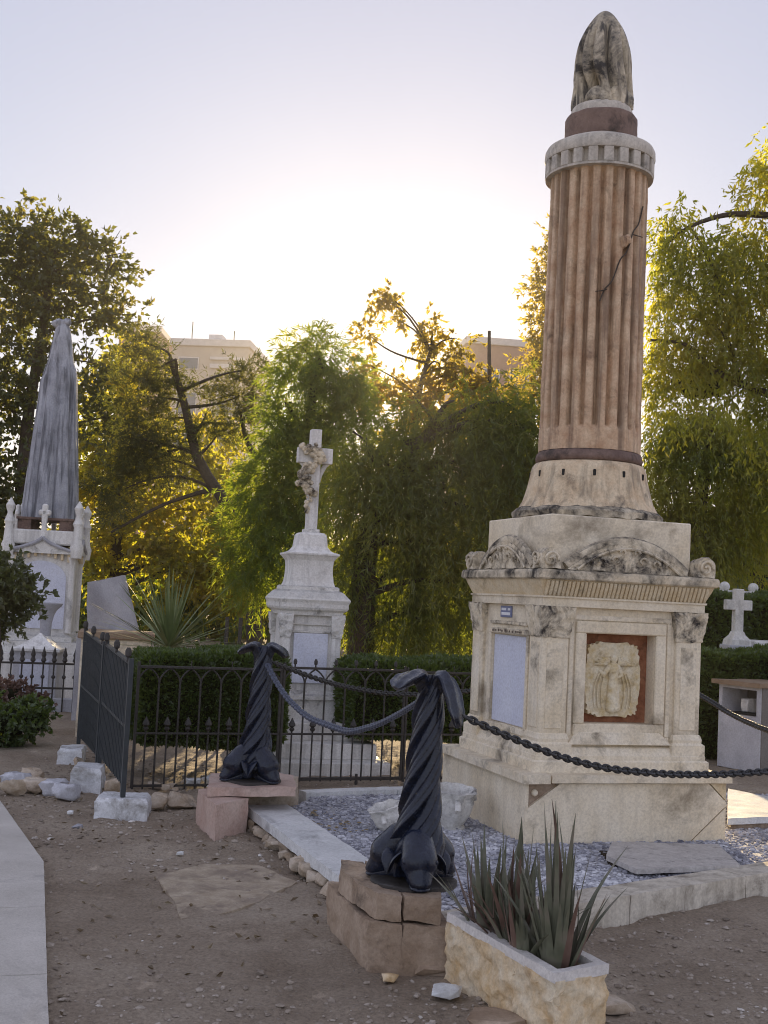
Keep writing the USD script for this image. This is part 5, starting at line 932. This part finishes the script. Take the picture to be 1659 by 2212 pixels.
# ------------------------------------------------------------------ right: white cross tomb, hedge, cement box
c = atd(1592, 1385, 14.6); t_ = Thing('white_cross', 'small white stone cross on plinth in front of the dark hedge, right', 'cross', (c[0], c[1], 0), 0.15)
zt = lambda Y, X=1592: atd(X, Y, 14.6)[2]
t_.add('cross', bx(-0.055, 0.055, -0.05, 0.05, zt(1375), zt(1272), .008) + bx(-0.165, 0.165, -0.048, 0.048, zt(1318), zt(1296), .008), M['white']); t_.add('foot', sqlathe([(0.13, zt(1395)), (0.12, zt(1382)), (0.075, zt(1372)), (0.06, zt(1364))]), M['white'], smooth=False)
t_.add('plinth', bx(-0.16, 0.16, -0.14, 0.14, 0.0, zt(1393)), M['cement'])
c = gp(1650, 14.9); t_ = Thing('white_tomb', 'white tomb slab beside the small white cross at the right edge', 'tomb', c, 0.15); t_.add('slab', bx(-0.25, 0.9, -0.3, 0.5, zt(1398), zt(1383), .012), M['white']); t_.add('walls', bx(-0.22, 0.86, -0.27, 0.46, 0, zt(1397)), M['cement'])
hedge('tall dark hedge behind the small white cross', -0.6, 2.2, 0, 0.7, 0, atd(1600, 1292, 16.2)[2], 0.2, gp(1560, 16.2), 30000, 61, L=0.07, W=0.024, amp=0.06)
hedge('bright green hedge in front of the white cross, above the cement box', -0.5, 2.0, 0, 0.55, 0, atd(1600, 1418, 13.6)[2], 0.15, gp(1545, 13.6), 26000, 62, L=0.06, W=0.022, amp=0.07)
zz_ = atd(1600, 1252, 17.4)[2]
t_ = Thing('white_wall', 'white wall with rounded crests showing over the tall dark hedge', 'wall', gp(1540, 17.4), 0.15); t_.add('wall', bx(-0.3, 2.4, 0, 0.2, 0, zz_ - 0.16), M['white'])
for k in range(7): t_.add('crest', move(trimesh.creation.icosphere(2, 0.075), (-0.22 + 0.44 * k, 0.1, zz_ - 0.11)), M['white'])
a, bq = onz(1548, 1650)[:2], onz(1640, 1668)[:2]; d = (bq - a) / np.linalg.norm(bq - a); t_ = Thing('cement_box', 'grey cement box shrine with open niche and brown slab roof at the right edge', 'shrine', (*a, 0), math.atan2(d[1], d[0])); wd = np.linalg.norm(bq - a); H_ = 0.86
bxm = bx(0, wd, 0, 0.62, -0.02, H_, 0.006) - bx(0.055, wd - 0.06, -0.1, 0.40, 0.56, H_ - 0.035, 0.002)
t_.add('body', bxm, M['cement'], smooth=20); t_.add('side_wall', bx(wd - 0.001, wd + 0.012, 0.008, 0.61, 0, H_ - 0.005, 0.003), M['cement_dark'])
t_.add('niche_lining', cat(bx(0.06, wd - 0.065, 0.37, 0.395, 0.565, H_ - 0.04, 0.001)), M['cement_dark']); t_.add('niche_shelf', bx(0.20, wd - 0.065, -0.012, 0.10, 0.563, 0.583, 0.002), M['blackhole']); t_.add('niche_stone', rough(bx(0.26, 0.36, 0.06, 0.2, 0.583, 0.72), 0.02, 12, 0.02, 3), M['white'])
t_.add('roof_slab', rough(MF.hull_points(np.array([(x, y, z) for x, z0, z1 in ((-0.05, H_ + .0, H_ + .045), (wd + 0.04, H_, H_ + 0.05)) for y in (-0.06, 0.66) for z in (z0, z1)], np.float32)), 0.008, 6, 0.04, 2), M['brownslab'])

# ------------------------------------------------------------------ buildings beyond
M['wall_cream'] = stone('cream_rendered_wall', (0.46, 0.38, 0.30), (0.52, 0.44, 0.35), 0.8, stain=(0.35, 0.28, 0.22), amount=0.3, bump=0.1)
M['wall_orange'] = stone('orange_brown_wall', (0.34, 0.21, 0.14), (0.40, 0.26, 0.18), 0.8, stain=(0.25, 0.15, 0.1), amount=0.3, bump=0.1)
M['pane'] = plain('dark_window_pane', (0.10, 0.11, 0.13), 0.15, 0.6, var=0.1); M['trim'] = plain('pale_trim', (0.55, 0.5, 0.45), 0.7, 0.2, var=0.1, scale=3)
def building(label, X0, X1, Yt, d, m, windows, rot, depth=9.0):
    a, b = atd(X0, Yt, d), atd(X1, Yt, d); w = b[0] - a[0]; H_ = (a[2] + b[2]) / 2; t = Thing('building', label, 'building', (a[0], d, 0), rot)
    t.add('wall', bx(0, w, 0, depth, -0.5, H_, 0.02), M[m], smooth=20); t.add('parapet', bx(-0.15, w + 0.15, -0.15, depth + 0.15, H_, H_ + 0.5, 0.03), M['trim'])
    for (u, z, ww, hh) in windows:
        f_ = t.add('window', bx(u, u + ww, -0.06, 0.02, H_ - z - hh, H_ - z, 0.01), M['trim']); t.add('pane', bx(u + .08, u + ww - .08, -0.075, -0.055, H_ - z - hh + .08, H_ - z - .08, 0.005), M['pane'], under=f_)
    return t
t_ = building('cream flat-roofed building with one dark window above the trees, left of centre', 372, 540, 750, 84.0, 'wall_cream', [(0.5, 0.8, 1.5, 0.9), (0.5, 3.3, 1.5, 1.6), (3.4, 3.3, 1.6, 1.6), (3.4, 6.2, 1.6, 1.8), (0.5, 6.2, 1.6, 1.8)], -0.10)
t_.add('string_course', bx(2.8, 5.3, -0.15, 0.0, atd(500, 775, 84)[2] - 0.2, atd(500, 775, 84)[2], 0.01), M['trim']); t_.add('string_course', bx(2.8, 5.3, -0.15, 0.0, atd(500, 790, 84)[2] - 0.3, atd(500, 790, 84)[2], 0.01), M['trim'])
for u_, h_ in ((0.8, 1.7), (3.9, 1.1)): t_.add('aerial', bx(u_, u_ + .06, 2.0, 2.06, atd(450, 750, 84)[2] + 0.3, atd(450, 750, 84)[2] + 0.5 + h_, 0.005), M['iron'])
t_.add('roof_box', bx(2.2, 3.2, 1.5, 2.6, atd(450, 750, 84)[2] + 0.45, atd(450, 750, 84)[2] + 1.2, 0.03), M['cement'])
building('pinkish building peeping through the yellow tree, far left', 258, 345, 716, 92.0, 'wall_orange', [(0.8, 0.9, 1.2, 1.6), (0.8, 4.2, 1.2, 1.7)], 0.0)
building('orange-brown building low on the skyline, left of the fluted column', 1010, 1165, 745, 84.0, 'wall_orange', [(1.0, 1.7, 1.4, 1.7), (3.1, 1.7, 1.4, 1.7)], 0.12)

# ------------------------------------------------------------------ the warm evening air
haze = usdkit.material(stage, '/World/Looks/evening_haze', {'v': ('principled_volume', {'color': (0.95, 0.93, 0.90), 'density': HAZE, 'anisotropy': 0.72})}, [], volume='v.volume')
single('haze', trimesh.creation.box(bounds=((-160, -70, -2.5), (160, 190, 24.0))), haze, kind='stuff', smooth=False)
